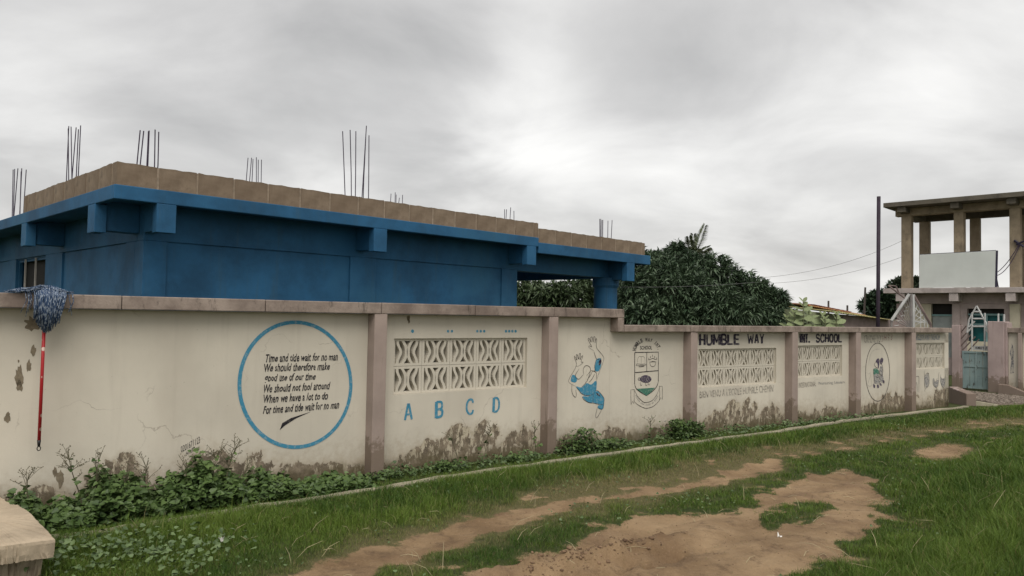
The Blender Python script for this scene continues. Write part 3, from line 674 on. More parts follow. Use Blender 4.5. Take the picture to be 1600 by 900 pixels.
# ------------------------------------------------------------------ mop hung over the wall
def mop():
    s0, _ = FW1.hit(70, 458, 0); O = FW1.w(s0, -.01, 0)
    r = empty('string_mop', O, FW1.rot, label='blue and white string mop hanging head-up over the left end of the wall, red handle', cat='mop')
    s1, zt = FW1.hit(70, 512, -.03); s2, zb = FW1.hit(61.5, 700, -.03)
    zt0 = FW1.hit(70, 520, -.03)[1]
    t = NT('mop_handle_red'); v = t.n('ShaderNodeTexVoronoi'); v.inputs['Scale'].default_value = 16; t.l(t.obj(), v.inputs[0])
    t.col(t.mix(t.step(v.outputs['Distance'], .22, .30), (.6, .45, .38), (.36, .018, .022))); t.rough(.4)
    b = Vector((s2-s0, .02, zb+.05)); a = Vector((s1-s0, .02, zt+.10))
    MB().tube([b, a], .0135, 10).build('handle', t.m, r, smooth=True)
    blk = simple('black_plastic', (.015, .015, .015), .4)
    MB().tube([b+Vector((0, 0, .01)), b-Vector((0, 0, .045))], [.0155, .010], 10).build('handle_cap', blk, r, smooth=True)
    MB().tube([b+Vector((.013*sin(q), 0, -.06-.018*cos(q))) for q in np.linspace(0, 2*pi, 11)], .004, 5).build('hanging_loop', blk, r, smooth=True)
    t = NT('mop_yarn'); t.col(t.mix(t.step(t.noise(95, 2, .5, stretch=(1.6, 1.6, .35)), .50, .58), (.030, .060, .125), (.30, .35, .42))); t.rough(.95)
    m_ = MB()
    for i in range(230):                                      # strands that fall down the front
        u = random.gauss(0, .5); u = max(-1, min(1, u)); x = a.x+.03+u*.115; lenf = (1-.28*abs(u))*random.uniform(.72, 1.05)
        z0 = HW1+random.uniform(.005, .06)*(1-abs(u)*.6); yk = -.012-random.random()*.05
        zend = zt0+ (HW1-zt0)*(1-lenf)
        xe = a.x+.01+u*.082
        m_.tube([(x+.01, .10, z0-.01), (x, .0, z0+.012), (x*.97, yk-.012, HW1-.02), ((x+xe)/2+random.uniform(-.008, .008), yk-.01, HW1-.12), (xe+random.uniform(-.012, .012), yk, zend)], .0038, 4)
    for i in range(190):                                      # strands that lie along the coping top
        sg = -1 if random.random() < .72 else 1; L_ = random.uniform(.1, .27 if sg < 0 else .19); y = random.uniform(-.01, .12)
        x = a.x+random.uniform(-.05, .05); h0 = HW1+random.uniform(.01, .075)
        m_.tube([(x, y, h0), (x+sg*L_*.5, y+random.uniform(-.03, .03), HW1+random.uniform(.008, .05)), (x+sg*L_, y+random.uniform(-.05, .03), HW1+.005+random.uniform(0, .015))], .0038, 4)
    for i in range(9):
        x = a.x+random.choice((-.13, .18, .2, -.10))+random.uniform(-.02, .02); m_.tube([(x*.9, .03, HW1+.01), (x, -.02, HW1+.005), (x+.01, -.025, HW1-.06), (x+random.uniform(-.03, .03), -.02, HW1-random.uniform(.1, .2))], .003, 4)
    m_.build('mop_head', t.m, r, smooth=True)
mop()

# ------------------------------------------------------------------ blue classroom building
B = empty('school_building', FB.O, FB.rot, label='unfinished single-storey blue building with block parapet and bare reinforcing bars on its roof', cat='building')
def bb(name, mb, mat='blue', bevel=.006, **k): return mb.build(name, M[mat], B, bevel=bevel, **k)
ov = .52
XS = FB.xat(842, 3.2); XE = FB.xat(1016.5, 3.1); YD = 14
ZT, ZF, ZS, ZB = 3.2, 3.035, 3.075, 2.634
dz = .115
# slab in two levels: fascia downstand and soffit
def lip(x0, x1, d, left, right):
    m_ = MB(); m_.box(x0, x1, .07, YD, ZS-d, ZT-d+ (.02 if d else 0)); return m_
bb('roof_slab', BX(.07, XS, .07, YD, ZS, ZT-.002)); bb('roof_slab', BX(XS, XE-.07, .07, YD, ZS-dz, ZT-dz+.025))
bb('fascia', BX(0, XS, 0, .068, ZF, ZT), bevel=.01); bb('fascia', BX(XS+.002, XE, 0, .068, ZF-dz, ZT-dz+.03), bevel=.01)
bb('fascia', BX(0, .068, .07, YD, ZF, ZT), bevel=.01); bb('fascia', BX(XE-.068, XE, .07, YD, ZF-dz, ZT-dz+.03), bevel=.01)
bb('drip_lip', BX(.07, XS, .07, .13, ZF+.012, ZS-.001)); bb('drip_lip', BX(.07, .13, .132, YD, ZF+.012, ZS-.001)); bb('drip_lip', BX(XS, XE-.07, .07, .13, ZF-dz+.012, ZS-dz-.001))
# perimeter beams
bb('beam', BX(ov, XS, ov, ov+.23, ZB, ZS-.001)); bb('beam', BX(XS, XE-ov, ov, ov+.23, ZB-.02, ZS-dz-.001))
bb('beam', BX(ov, ov+.23, ov+.232, YD-.3, ZB, ZS-.001)); bb('beam', BX(XE-ov-.23, XE-ov-.002, ov+.232, YD-.3, ZB-.02, ZS-dz-.001))
bb('beam', BX(ov+.232, XE-ov-.25, YD-.6, YD-.37, ZB, ZS-dz-.001)); 
# cantilever brackets: front plate a little wider than the beam end behind it
def brk_front(pxl, pxr, top):
    a, b = FB.xat(pxl, top, 0), FB.xat(pxr, top, 0); w = b-a
    bb('bracket', BX(a, b, -.003, .131, ZB+.06-(ZS-top if top < 3 else 0), top-.001)); bb('bracket', BX(a+.04, b-.03, .132, ov-.002, ZB+.09-(ZS-top if top < 3 else 0), ZS-(ZF-top)-.002))
brk_front(245.5, 276, ZF); brk_front(584.5, 605, ZF); brk_front(824, 838, ZF-.02 if False else ZF); brk_front(980, 991.5, ZF-dz)
def brk_left(pxl, pxr):
    a, b = FB.yat(pxr, ZF, 0), FB.yat(pxl, ZF, 0)
    bb('bracket', BX(-.003, .131, a, b, ZB+.06, ZF-.001)); bb('bracket', BX(.132, ov-.002, a+.03, b-.03, ZB+.09, ZS-.002))
brk_left(138, 149); brk_left(34, 41.5); brk_left(-62, -56)
# columns and recessed wall panels, front
zc = 2.3
fx = lambda px, y=ov: FB.xat(px, zc, y)
xc0, xc1, xc2, xc3, xc4 = fx(260), fx(547), fx(587), fx(784), fx(808)
bb('column', BX(ov, xc0, ov, ov+.3, -.1, ZB-.001)); bb('column', BX(xc1, xc2, ov, ov+.3, -.1, ZB-.001)); bb('column', BX(xc3, xc4, ov, ov+.3, -.1, ZB-.001))
bb('wall', BX(xc0, xc1, ov+.03, ov+.2, -.1, ZB-.001), bevel=0); bb('wall', BX(xc2, xc3, ov+.03, ov+.2, -.1, ZB-.001), bevel=0)
# partition closing the room from the open bay, rear wall
bb('wall', BX(xc4-.22, xc4-.02, ov+.302, YD-.61, -.1, ZS-dz-.003), bevel=0); bb('wall', BX(ov+.232, xc4-.23, YD-.58, YD-.4, -.1, ZB-.003), bevel=0)
# left face
fy = lambda px: FB.yat(px, zc, ov)
yc0, yc1, yc2, yw0, yw1 = fy(195), fy(96), fy(70), fy(68), fy(24)
yc3 = fy(12)
bb('column', BX(ov, ov+.3, ov+.302, yc0, -.1, ZB-.001)); bb('wall', BX(ov+.03, ov+.2, yc0, yc1, -.1, ZB-.001), bevel=0)
bb('column', BX(ov, ov+.3, yc1, yc2, -.1, ZB-.001)); bb('wall', BX(ov+.03, ov+.2, yc2, yw1, -.1, 1.0), bevel=0)
zwt = FB.hitx(45, 404, ov)[1]; bb('wall', BX(ov+.03, ov+.2, yc2, yw1, zwt, ZB-.001), bevel=0)
bb('column', BX(ov, ov+.3, yw1, yc3, -.1, ZB-.001)); bb('wall', BX(ov+.03, ov+.2, yc3, YD-.3, -.1, ZB-.001), bevel=0)
wn = BX(ov+.16, ov+.18, yc2, yw1, 1.0, zwt).build('window', M['dark'], B)
fr = MB(); fr.box(ov+.05, ov+.10, yc2, yc2+.04, 1.0, zwt); fr.box(ov+.05, ov+.10, yw1-.04, yw1, 1.0, zwt); fr.box(ov+.05, ov+.10, yc2+.04, yw1-.04, zwt-.04, zwt); fr.build('frame', M['blue'], wn)
for px in (39, 55): y = FB.yat(px, zc, ov+.03); BX(ov+.02, ov+.045, y-.012, y+.012, 1.0, zwt).build('window_bar', M['bars'], wn)
# round column at the open corner
xa, xb = FB.xat(932, zc, ov+.13), FB.xat(962, zc, ov+.13); xc = (xa+xb)/2; rr = (xb-xa)/2*.74
zcap = FB.hit(945, 447, ov)[1]
m_ = MB(); m_.tube([(xc, ov+.15, -.1), (xc, ov+.15, zcap)], rr, 32); m_.build('column', M['blue'], B)
MB().tube([(xc, ov+.15, zcap-.03), (xc, ov+.15, zcap+.02), (xc, ov+.15, ZB-.02)], [rr*1.02, rr*1.14, rr*1.14], 32).build('column_cap', M['blue'], B)
MB().tube([(XE-ov-.12, YD-.5, -.1), (XE-ov-.12, YD-.5, ZB-.02)], rr, 16).build('column', M['blue'], B)
BX(ov+.3, XE-.3, ov+.3, YD-.5, .0, .05).build('floor_slab', M['slabm'], B)
# parapet of single sandcrete blocks, each its own part
blkme = {}
def pblock(x, y, z, L_, along, h, seed):
    key = (round(L_, 2), seed % 5, along, round(h, 2))
    if key not in blkme:
        r_ = random.Random(seed); m_ = MB(); n = 5
        # a block with a worn, slightly uneven top and arrises
        vs = []
        for k in range(2):
            for i in range(n+1):
                t_ = L_*i/n; top = h+r_.uniform(-.007, .005)
                for zz_ in (0, top):
                    q = (.0 if k == 0 else .15)+r_.uniform(-.003, .004)
                    vs.append((t_, q, zz_) if along == 'x' else (q, t_, zz_))
        fs = []; g = lambda k, i, j: k*(n+1)*2+i*2+j
        for i in range(n):
            fs += [(g(0,i,0), g(0,i+1,0), g(0,i+1,1), g(0,i,1)), (g(1,i,0), g(1,i+1,0), g(1,i+1,1), g(1,i,1)), (g(0,i,1), g(0,i+1,1), g(1,i+1,1), g(1,i,1)), (g(0,i,0), g(0,i+1,0), g(1,i+1,0), g(1,i,0))]
        fs += [(g(0,0,0), g(0,0,1), g(1,0,1), g(1,0,0)), (g(0,n,0), g(0,n,1), g(1,n,1), g(1,n,0))]
        blkme[key] = m_.add(vs, fs).mesh('parapet_block', M['blk'])
    o = link('parapet_block', blkme[key], B); o.location = (x, y, z); return o
HB = .262; BL = .47
mort = simple('mortar', (.30, .24, .18), .95, .2, 15, .4)
x = .03; i = 0
while x < XS-.05:
    L_ = min(BL-.026, XS-x); L_ = round(L_, 2); pblock(x, .02+random.uniform(-.003, .003), ZT+.001, L_, 'x', HB, i); x += L_+.026; i += 1
xp = x
while x < XE-.25:
    L_ = round(min(BL-.026, XE-.18-x), 2); pblock(x, .02+random.uniform(-.003, .003), ZT-dz+.031, L_, 'x', HB-.005, i); x += L_+.026; i += 1
BX(.05, XS, .027, .15, ZT+.001, ZT+HB-.010).build('mortar_joint', mort, B); BX(XS+.001, XE-.22, .027, .15, ZT-dz+.031, ZT-dz+HB+.018).build('mortar_joint', mort, B)
yend = FB.yat(38, 3.4, .02); y = .19; BX(.027, .15, .171, yend-.02, ZT+.001, ZT+HB-.014).build('mortar_joint', mort, B)
while y < yend-.1:
    L_ = round(min(BL-.026, yend-y), 2); pblock(.02+random.uniform(-.003, .003), y, ZT+.001, L_, 'y', HB-.004, i); y += L_+.026; i += 1
y2 = FB.yat(38, 3.4, .02); BX(.16, 2.0, y2-.15, y2, ZT+.001, ZT+HB-.02).build('parapet_block', M['blk'], B)
# reinforcing bars: px positions of single bars with top y
def rebars(frame_line, bars):
    for px0, px1, yt, yb in bars:
        kind, off = frame_line
        d = (lambda px, py: FB.hit(px, py, off)) if kind == 'y' else (lambda px, py: FB.hitx(px, py, off))
        j = random.uniform(-.08, .08)
        a, z0 = (FB.hit(px0, yb, off+j) if kind == 'y' else FB.hitx(px0, yb, off+j)); b, z1 = (FB.hit(px1, yt, off+j) if kind == 'y' else FB.hitx(px1, yt, off+j))
        lo = ZT-.02; k = (lo-z0)/(z1-z0) if z1 != z0 else 0; a = a+(b-a)*k
        mid = .5
        pts = [(a, off+j, lo), (a+(b-a)*.5+random.uniform(-.012, .012), off+j, (lo+z1)/2), (b, off+j, z1)] if kind == 'y' else [(off+j, a, lo), (off+j, a+(b-a)*.5+random.uniform(-.012, .012), (lo+z1)/2), (off+j, b, z1)]
        MB().tube(pts, .0075, 5).build('rebar', M['rust'], B)
rebars(('x', .4), [(19, 20.5, 265, 335), (21, 23, 264, 335), (22, 28, 263, 335), (31, 34, 263, 330), (31.5, 33, 268, 330), (37, 41, 265, 330)])
rebars(('x', .62), [(104, 107.5, 197, 280), (107, 106.5, 201, 280), (112.5, 111, 198, 278), (112.8, 119, 199, 278), (119.5, 122.5, 202, 276), (122.5, 126, 196, 275)])
rebars(('y', .62), [(214.5, 219, 203.5, 258), (219.5, 224.5, 204.5, 259), (229.5, 232, 205, 261), (230.3, 233, 204, 261), (240.5, 242.3, 202.5, 262), (245, 248, 206, 263)])
rebars(('y', 4.2), [(385, 387.5, 246.5, 282), (390, 393, 246.5, 283), (394, 395.3, 248.5, 284), (400, 400.5, 245.8, 285), (403, 403.5, 249.5, 286), (407.5, 408.5, 249.5, 286)])
rebars(('y', .62), [(539, 535.3, 205, 303), (548.5, 547, 203, 305), (555, 556, 205, 306), (565.5, 572.5, 196.5, 309), (568, 571.5, 214, 309), (575.5, 576.5, 211.5, 310)])
rebars(('y', 4.2), [(610, 611, 302.5, 316), (617, 617.5, 300.5, 317), (618.5, 619, 304, 318), (623, 624, 309, 318), (628.5, 629, 304.5, 318)])
rebars(('y', 2.5), [(788.5, 788.5, 327, 340), (790.5, 791.5, 327, 340), (797, 798, 324, 341), (803, 803, 329.5, 342)])
rebars(('y', .62), [(937, 937, 342, 367), (938.5, 938.8, 342, 367), (940, 940.5, 344, 367), (942, 942, 343.5, 367), (949.5, 950, 345, 369), (955, 956.5, 344, 370)])
rw = MB()
for i in range(22):
    x, z = FB.hit(random.uniform(883, 900), 356, .8); rw.tube([(x, .8, ZT-.1), (x+random.uniform(-.05, .05), .8, ZT+.15), (x+random.uniform(-.14, .14), .8+random.uniform(-.1, .1), ZT-dz+.32+random.uniform(.0, .1))], [.006, .005, .002], 4)

# ------------------------------------------------------------------ gatehouse
G = empty('gatehouse', FG.O, FG.rot, label='two-storey gatehouse with open concrete frame above mauve and cream ground floor', cat='building')
def gg(name, mb, mat, bevel=.01, parent=None, **k): return mb.build(name, M[mat], parent or G, bevel=bevel, **k)
HG = 6.0; go = .62
gL = FG.xat(1380, HG, 0); ge = 9.0
zrb = FG.hit(1440, 335.5, go)[1]; zs2 = FG.hit(1500, 449.5, 0)[1]
print('gatehouse', gL, zrb, zs2)
D2_ = 2.0
# roof: slab, front and rear beams, end beam
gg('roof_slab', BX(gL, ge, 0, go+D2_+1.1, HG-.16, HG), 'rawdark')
cpx = [(1408, 1423), (1490, 1505.5), (1577, 1594)]
cx_ = [(FG.xat(a, 4.5, go), FG.xat(b, 4.5, go)) for a, b in cpx]
step = cx_[1][0]-cx_[0][0]; cx_.append((cx_[2][0]+step, cx_[2][1]+step))
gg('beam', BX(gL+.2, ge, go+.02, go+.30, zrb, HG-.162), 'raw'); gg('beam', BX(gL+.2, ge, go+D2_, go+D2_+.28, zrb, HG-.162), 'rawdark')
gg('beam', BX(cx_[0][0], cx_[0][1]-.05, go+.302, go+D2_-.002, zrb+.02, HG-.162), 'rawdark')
for a, b in cx_:
    gg('column', BX(a, b, go, go+.32, zs2, zrb-.001), 'raw', bevel=.015)
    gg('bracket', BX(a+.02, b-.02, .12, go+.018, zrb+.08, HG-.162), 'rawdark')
rx_ = [(FG.xat(a, 4.5, go+D2_), FG.xat(b, 4.5, go+D2_)) for a, b in ((1436, 1451), (1515, 1530), (1596, 1611))]
for a, b in rx_: gg('column', BX(a, b, go+D2_, go+D2_+.3, zs2, zrb-.001), 'raw', bevel=.015)
# floor slab of the upper storey with its fascia and brackets
gg('floor_slab', BX(gL, ge, 0, go+D2_+1.1, zs2-.17, zs2), 'slabm'); 
zg = zs2-.52
gg('beam', BX(gL+.35, ge, go+.02, go+.28, zg, zs2-.172), 'gpink')
for a, b in cx_: gg('bracket', BX(a+.0, b-.03, .03, go+.018, zs2-.45, zs2-.172), 'slabm')
# ground floor
z1 = 2.2
X = lambda px, y=go: FG.xat(px, z1, y)
gg('column', BX(X(1401), X(1411), go-.02, go+.3, -.1, zg-.001), 'pink'); gg('wall', BX(X(1411), X(1453.5), go+.10, go+.3, -.1, zg-.001), 'gcream', bevel=0)
gg('column', BX(X(1488), X(1500), go-.05, go+.3, -.1, zg-.001), 'gpink')
wzt = FG.hit(1470, 473.5, go+.1)[1]; wzb = .6
w1 = BX(X(1453.5), X(1488)-.002, go+.26, go+.28, wzb, wzt).build('window', M['dark'], G); gg('wall', BX(X(1453.5), X(1488)-.002, go+.10, go+.3, wzt, zg-.001), 'gpink', bevel=0)
gg('wall', BX(X(1453.5), X(1488)-.002, go+.1, go+.3, -.1, wzb-.001), 'gpink', bevel=0)
wt = simple('pale_shutter', (.30, .33, .32), .6, .15); ft = simple('teal_frame', (.20, .33, .33), .5, .1)
zr = FG.hit(1470, 492, go+.1)[1]
BX(X(1453.5)+.02, X(1488)-.03, go+.20, go+.22, wzb, zr-.04).build('shutter', wt, w1); BX(X(1453.5), X(1488)-.01, go+.17, go+.21, zr-.04, zr+.02).build('frame', ft, w1)
# doorway
dl_, dr_ = X(1511), X(1569); dt = FG.hit(1540, 478.5, go+.1)[1]; db_ = FG.hit(1540, 534, go+.1)[1]
gg('wall', BX(X(1500), dl_, go, go+.3, -.1, zg-.16), 'gpink', bevel=0); gg('wall', BX(dr_, X(1578), go, go+.3, -.1, zg-.16), 'gpink', bevel=0)
gg('wall', BX(X(1500), X(1578), go+.003, go+.3, zg-.158, zg-.001), 'gpink', bevel=0); gg('wall', BX(dl_+.001, dr_-.001, go+.002, go+.3, dt, zg-.161), 'gpink', bevel=0)
gg('wall', BX(dl_+.001, dr_-.001, go+.01, go+.3, -.1, db_), 'gcream', bevel=0)
w2 = BX(dl_, dr_, go+.26, go+.28, db_, dt).build('window', simple('teal_glass', (.012, .10, .105), .25, .5, 1.5, 0), G)
zt_ = FG.hit(1540, 491, go+.1)[1]; BX(dl_, dr_, go+.2, go+.25, zt_, dt).build('pane', M['dark'], w2)
m_ = MB(); m_.box(dl_, dr_, go+.15, go+.2, zt_-.04, zt_+.02)
for px in (1517, 1540, 1566): x = X(px); m_.box(x-.025, x+.025, go+.14, go+.19, db_, zt_-.042)
m_.box(dl_, dr_, go+.15, go+.185, (zt_+db_)/2+.1, (zt_+db_)/2+.14); m_.build('frame', ft, w2)
gg('column', BX(X(1578), X(1594), go-.06, go+.3, -.1, zg-.001), 'gcream'); gg('wall', BX(X(1594), X(1640), go+.1, go+.3, -.1, zg-.001), 'gpink', bevel=0)
gg('wall', BX(X(1640), ge, go+.1, go+.3, -.1, zg-.001), 'gcream', bevel=0)
gg('wall', BX(X(1401), X(1401)+.2, go+.31, go+D2_+.8, -.1, zs2-.172), 'gcream', bevel=0); gg('wall', BX(X(1401)+.2, ge, go+D2_+.6, go+D2_+.8, -.1, zs2-.172), 'gcream', bevel=0)

# billboard on the slab edge
q = [FG.hit(*p, .12) for p in ((1436, 448.5), (1554.5, 444), (1556, 391.5), (1437, 398))]
bbd = empty('billboard', FG.w(q[0][0], .12, zs2), FG.rot, label='blank white billboard panel standing on the upper floor edge of the gatehouse', cat='billboard')
x0, z0 = q[0][0], zs2+.0; lo = zs2+.012
pts = [(0, lo-zs2), (q[1][0]-x0, lo-zs2), (q[2][0]-x0, q[2][1]-zs2), (q[3][0]-x0, q[3][1]-zs2)]
MB().prism(pts, 0, .03).build('board', simple('white_board', (.57, .60, .575), .6, .05, 1.5, 0), bbd)
dm = simple('dark_frame', (.03, .025, .05), .5)
m_ = MB(); a, b = pts[1], pts[2]; m_.bar((a[0]+.03, .02, a[1]), (b[0]+.03, .02, b[1]), .035, n=4)
m_.build('frame', dm, bbd); MB().bar((pts[3][0], .02, pts[3][1]+.01), (pts[2][0], .02, pts[2][1]+.01), .012, n=4).build('frame', dm, bbd)
MB().bar((a[0]-.3, .05, .03), (a[0]-.1, .9, .03), .03).build('brace', dm, bbd); MB().bar((a[0]-.05, .05, .9), (a[0]-.05, .7, .03), .02).build('brace', dm, bbd)

# cables from the billboard to the third column
def cable(name, pts, r, label, mat=None, cat='cable'):
    O = Vector(pts[0]); o = MB().tube([Vector(p)-O for p in pts], r, 4).build(name, mat or M['rust'], label=label, cat=cat); o.location = O; return o
def sag(a, b, s_, n=10): a = Vector(a); b = Vector(b); return [a.lerp(b, i/n)-Vector((0, 0, s_*4*(i/n)*(1-i/n))) for i in range(n+1)]
A1 = FG.w(*[(lambda h: (h[0], .15, h[1]))(FG.hit(1556, 431, .15))][0]); C1 = FG.w(*[(lambda h: (h[0], go-.05, h[1]))(FG.hit(1594, 381, go-.05))][0])
cable('power_cable', sag(A1, C1, .22), .013, 'lower black cable sagging from the billboard edge to the third concrete column')
A2 = FG.w(*[(lambda h: (h[0], .15, h[1]))(FG.hit(1556, 427, .15))][0]); cable('power_cable', sag(A2, C1+Vector((.0, 0, .05)), .12), .012, 'upper black cable running from the billboard edge to the third concrete column')
jb = empty('cable_clamp', C1, FG.rot, label='small black cable clamp on the third concrete column of the gatehouse', cat='clamp')
MB().bar((-.16, 0, .12), (.1, 0, -.1), .04).build('body', dm, jb); MB().bar((-.1, 0, -.02), (.16, -.05, .1), .03).build('arm', dm, jb)

# ------------------------------------------------------------------ gate, its piers and forecourt
O_ = gnd(1488, 608); FGT = Frame((O_.x, O_.y), (cos(TB), -sin(TB)))
gX = lambda px, z=.5, y=0: FGT.xat(px, z, y)
gp = empty('gate_pier', FGT.O, FGT.rot, label='slim mauve gate pier on the left of the blue-grey gate', cat='pier')
hL = FGT.hit(1494, 502, 0)[1]
BX(gX(1487), gX(1500), -.0, .35, -.1, FGT.hit(1494, 508, 0)[1]).build('shaft', M['pink'], gp, bevel=.01)
BX(gX(1500)+.002, gX(1503), .02, .33, -.1, FGT.hit(1494, 560, 0)[1]).build('jamb', M['pink'], gp)
rp = empty('gate_pier', FGT.w(gX(1545), 0), FGT.rot, label='broad mauve gate pier on the right of the blue-grey gate', cat='pier')
ox = gX(1545); hR = FGT.hit(1550, 502, 0)[1]
BX(0, gX(1571)-ox, -.12, .55, -.1, hR).build('shaft', M['pink'], rp, bevel=.015); BX(gX(1571)-ox+.002, gX(1575)-ox, -.06, .5, -.1, hR-.03).build('jamb', M['pink'], rp, bevel=.01)
# gate leaf
gate = empty('metal_gate', FGT.w(gX(1500.5), .1), FGT.rot, label='blue-grey sheet metal gate with arched barred top between two mauve piers', cat='gate')
gw = gX(1544.5)-gX(1503.5); gx0 = gX(1503.5)-gX(1500.5)
t = NT('gate_paint'); base = t.mix(t.step(t.noise(1.7, 6), .3, .7), (.19, .265, .27), (.28, .36, .355)); rs = t.step(t.noise(7, 8, .75, stretch=(1.6, 1, .5)), .56, .62)
t.col(t.mix(t.m_('MULTIPLY', rs, .8), base, (.06, .04, .03))); t.rough(.55); t.bump(t.noise(30, 4), .2); gpm = t.m
zgt = FGT.hit(1525, 549, .1)[1]
for i in range(4):
    a = gx0+gw*i/4; BX(a+.004, a+gw/4-.004, 0, .03, .05, zgt-.01).build('sheet', gpm, gate, bevel=.004)
m_ = MB(); m_.box(gx0, gx0+gw, -.02, -.001, zgt-.05, zgt); m_.box(gx0, gx0+gw, -.02, -.001, .05, .10); m_.box(gx0, gx0+gw, -.02, -.001, .62, .66)
for i in (0, 2, 4): a = gx0+gw*i/4; m_.box(a-.02, a+.02, -.024, -.002, .05, zgt)
m_.build('frame', gpm, gate)
wm = simple('white_bars', (.50, .50, .49), .5, .15); bmk = simple('rusty_bars', (.16, .12, .11), .7, .3)
gh = lambda px, py: (FGT.hit(px, py, .1)[0]-gX(1500.5), .0, FGT.hit(px, py, .1)[1])
for a, b in (((1526, 478), (1514, 500)), ((1514, 500), (1511, 520)), ((1526, 478), (1541, 505)), ((1541, 505), (1544, 520)), ((1519, 488), (1518.5, 548)), ((1539, 489), (1538.5, 548)),
             ((1519, 498), (1538, 498)), ((1519, 510), (1538, 510)), ((1521, 487), (1533, 487)), ((1560, 490), (1560, 505)), ((1569, 491), (1569, 505)), ((1514, 511), (1523, 502)), ((1511, 520), (1520, 510)), ((1540, 515), (1544, 520))):
    MB().bar(gh(*a), gh(*b), .022, n=6).build('rail', wm, gate)
for a, b in (((1501, 520), (1510, 509)), ((1501, 530), (1511, 519)), ((1501, 541), (1519, 521)), ((1504, 547), (1524, 526)), ((1513, 548), (1530, 530)), ((1501, 506), (1501, 541)), ((1538, 548), (1538.5, 530))):
    MB().bar(gh(*a), gh(*b), .016, n=5).build('rail', bmk, gate)
pl_ = empty('notice_strip', FGT.w(gX(1519), .12, FGT.hit(1520, 547, .12)[1]), FGT.rot, label='white notice strip with dark lettering above the blue-grey gate', cat='sign')
sw = gX(1544)-gX(1519); BX(0, sw, 0, .02, 0, .12).build('board', wm, pl_)
def ftext(txt, parent, x0, x1, z0, z1, y, mat, shear=0, bold=.02):
    c = bpy.data.curves.new('lettering', 'FONT'); c.body = txt; c.offset = bold; c.resolution_u = 2
    o = bpy.data.objects.new('lettering', c); COL.objects.link(o); bpy.context.view_layer.update()
    me = bpy.data.meshes.new_from_object(o.evaluated_get(bpy.context.evaluated_depsgraph_get())); bpy.data.objects.remove(o)
    v = np.array([p.co[:2] for p in me.vertices]); lo, hi = v.min(0), v.max(0); uv = (v-lo)/(hi-lo)
    for p, (a, b) in zip(me.vertices, uv): p.co = (x0+(x1-x0)*a, y, z0+(z1-z0)*b)
    me.materials.append(mat); link('lettering', me, parent)
ftext('HUMBLE WAY', pl_, .05, sw-.05, .03, .10, -.003, M['black'])
# wall that carries on to the right of the gate
rw_ = empty('boundary_wall', FGT.w(gX(1575), 0), FGT.rot, label='short cream wall stretch with drawn figures to the right of the gate', cat='wall')
o0 = gX(1575); hz = FGT.hit(1585, 512, 0)[1]
BX(.002, gX(1591, .8)-o0, .06, .3, -.1, hz-.13).build('wall_panel', M['cream'], rw_); BX(.0, gX(1594, .8)-o0, -.04, .34, hz-.128, hz).build('coping', M['cope'], rw_, bevel=.01)
BX(gX(1591, .8)-o0+.002, gX(1597.5, .8)-o0, -.05, .3, -.1, hz-.13).build('pilaster', M['pil'], rw_, bevel=.008); BX(gX(1597.5, .8)-o0+.002, 3.2, .06, .3, -.1, hz-.13).build('wall_panel', M['cream'], rw_)
BX(gX(1594, .8)-o0+.002, 3.2, -.04, .34, hz-.128, hz).build('coping', M['cope'], rw_, bevel=.01)
def rstroke(pts, w, mat):
    pts = [(lambda h: (h[0]-o0, h[1]))(FGT.hit(*p, .06)) for p in smooth(pts)]; V, T = ribbon(pts, w, False, True)
    me = bpy.data.meshes.new('painted_figure'); me.from_pydata([(v_[0], .056, v_[1]) for v_ in V], [], T); me.materials.append(M[mat]); link('painted_figure', me, rw_)
for p in ([(1580.5, 537), (1582, 541), (1580, 546), (1579, 552), (1581, 558), (1581, 566), (1580, 574), (1579.5, 582)], [(1582, 541), (1583, 550), (1582.5, 558), (1583, 570), (1582.5, 582)], [(1579, 583), (1580.5, 582)], [(1582, 583), (1583.8, 581)]): rstroke(p, .035, 'gry')
# low sloping wing wall right of the gate
wg = [FGT.hit(*p, -.45) for p in ((1559, 600), (1575, 602), (1600, 612.5), (1622, 624))]
MB().prism([(wg[0][0]-wg[0][0], -.1), (wg[3][0]-wg[0][0], -.1)]+[(a-wg[0][0], b) for a, b in wg[::-1]], -.0, .18).build('wing_wall', M['pink'], bevel=.012,
    label='low sloping mauve wing wall at the foot of the right gate pier', cat='wall').matrix_world = Matrix.Translation(FGT.w(wg[0][0], -.45)) @ Matrix.Rotation(FGT.rot, 4, 'Z')
# kerb walls left of the forecourt
def low_wall(name, pa, pb, h0, h1, th, label, mat):
    a, b = gnd(*pa), gnd(*pb); f = Frame((a.x, a.y), (b-a)[:2]); L_ = (b-a).length
    o = MB().prism([(0, -.1), (L_, -.1), (L_, h1), (0, h0)], 0, th).build(name, M[mat], bevel=.015, label=label, cat='kerb wall'); o.location = f.O; o.rotation_euler.z = f.rot; return o
low_wall('retaining_kerb', (1482, 629), (1510, 634.5), .36, .27, .22, 'short mauve kerb wall at the end of the long cream wall', 'pink')
low_wall('retaining_kerb', (1511, 634.5), (1560, 635), .15, .04, .18, 'low tapering concrete kerb in front of the gravel forecourt', 'kerb')
fo = MB(); fo.slab([tuple(p) for p in FORE], -.05, .03); fo.build('forecourt', concrete('forecourt_concrete', (.25, .20, .165)), kind='structure')

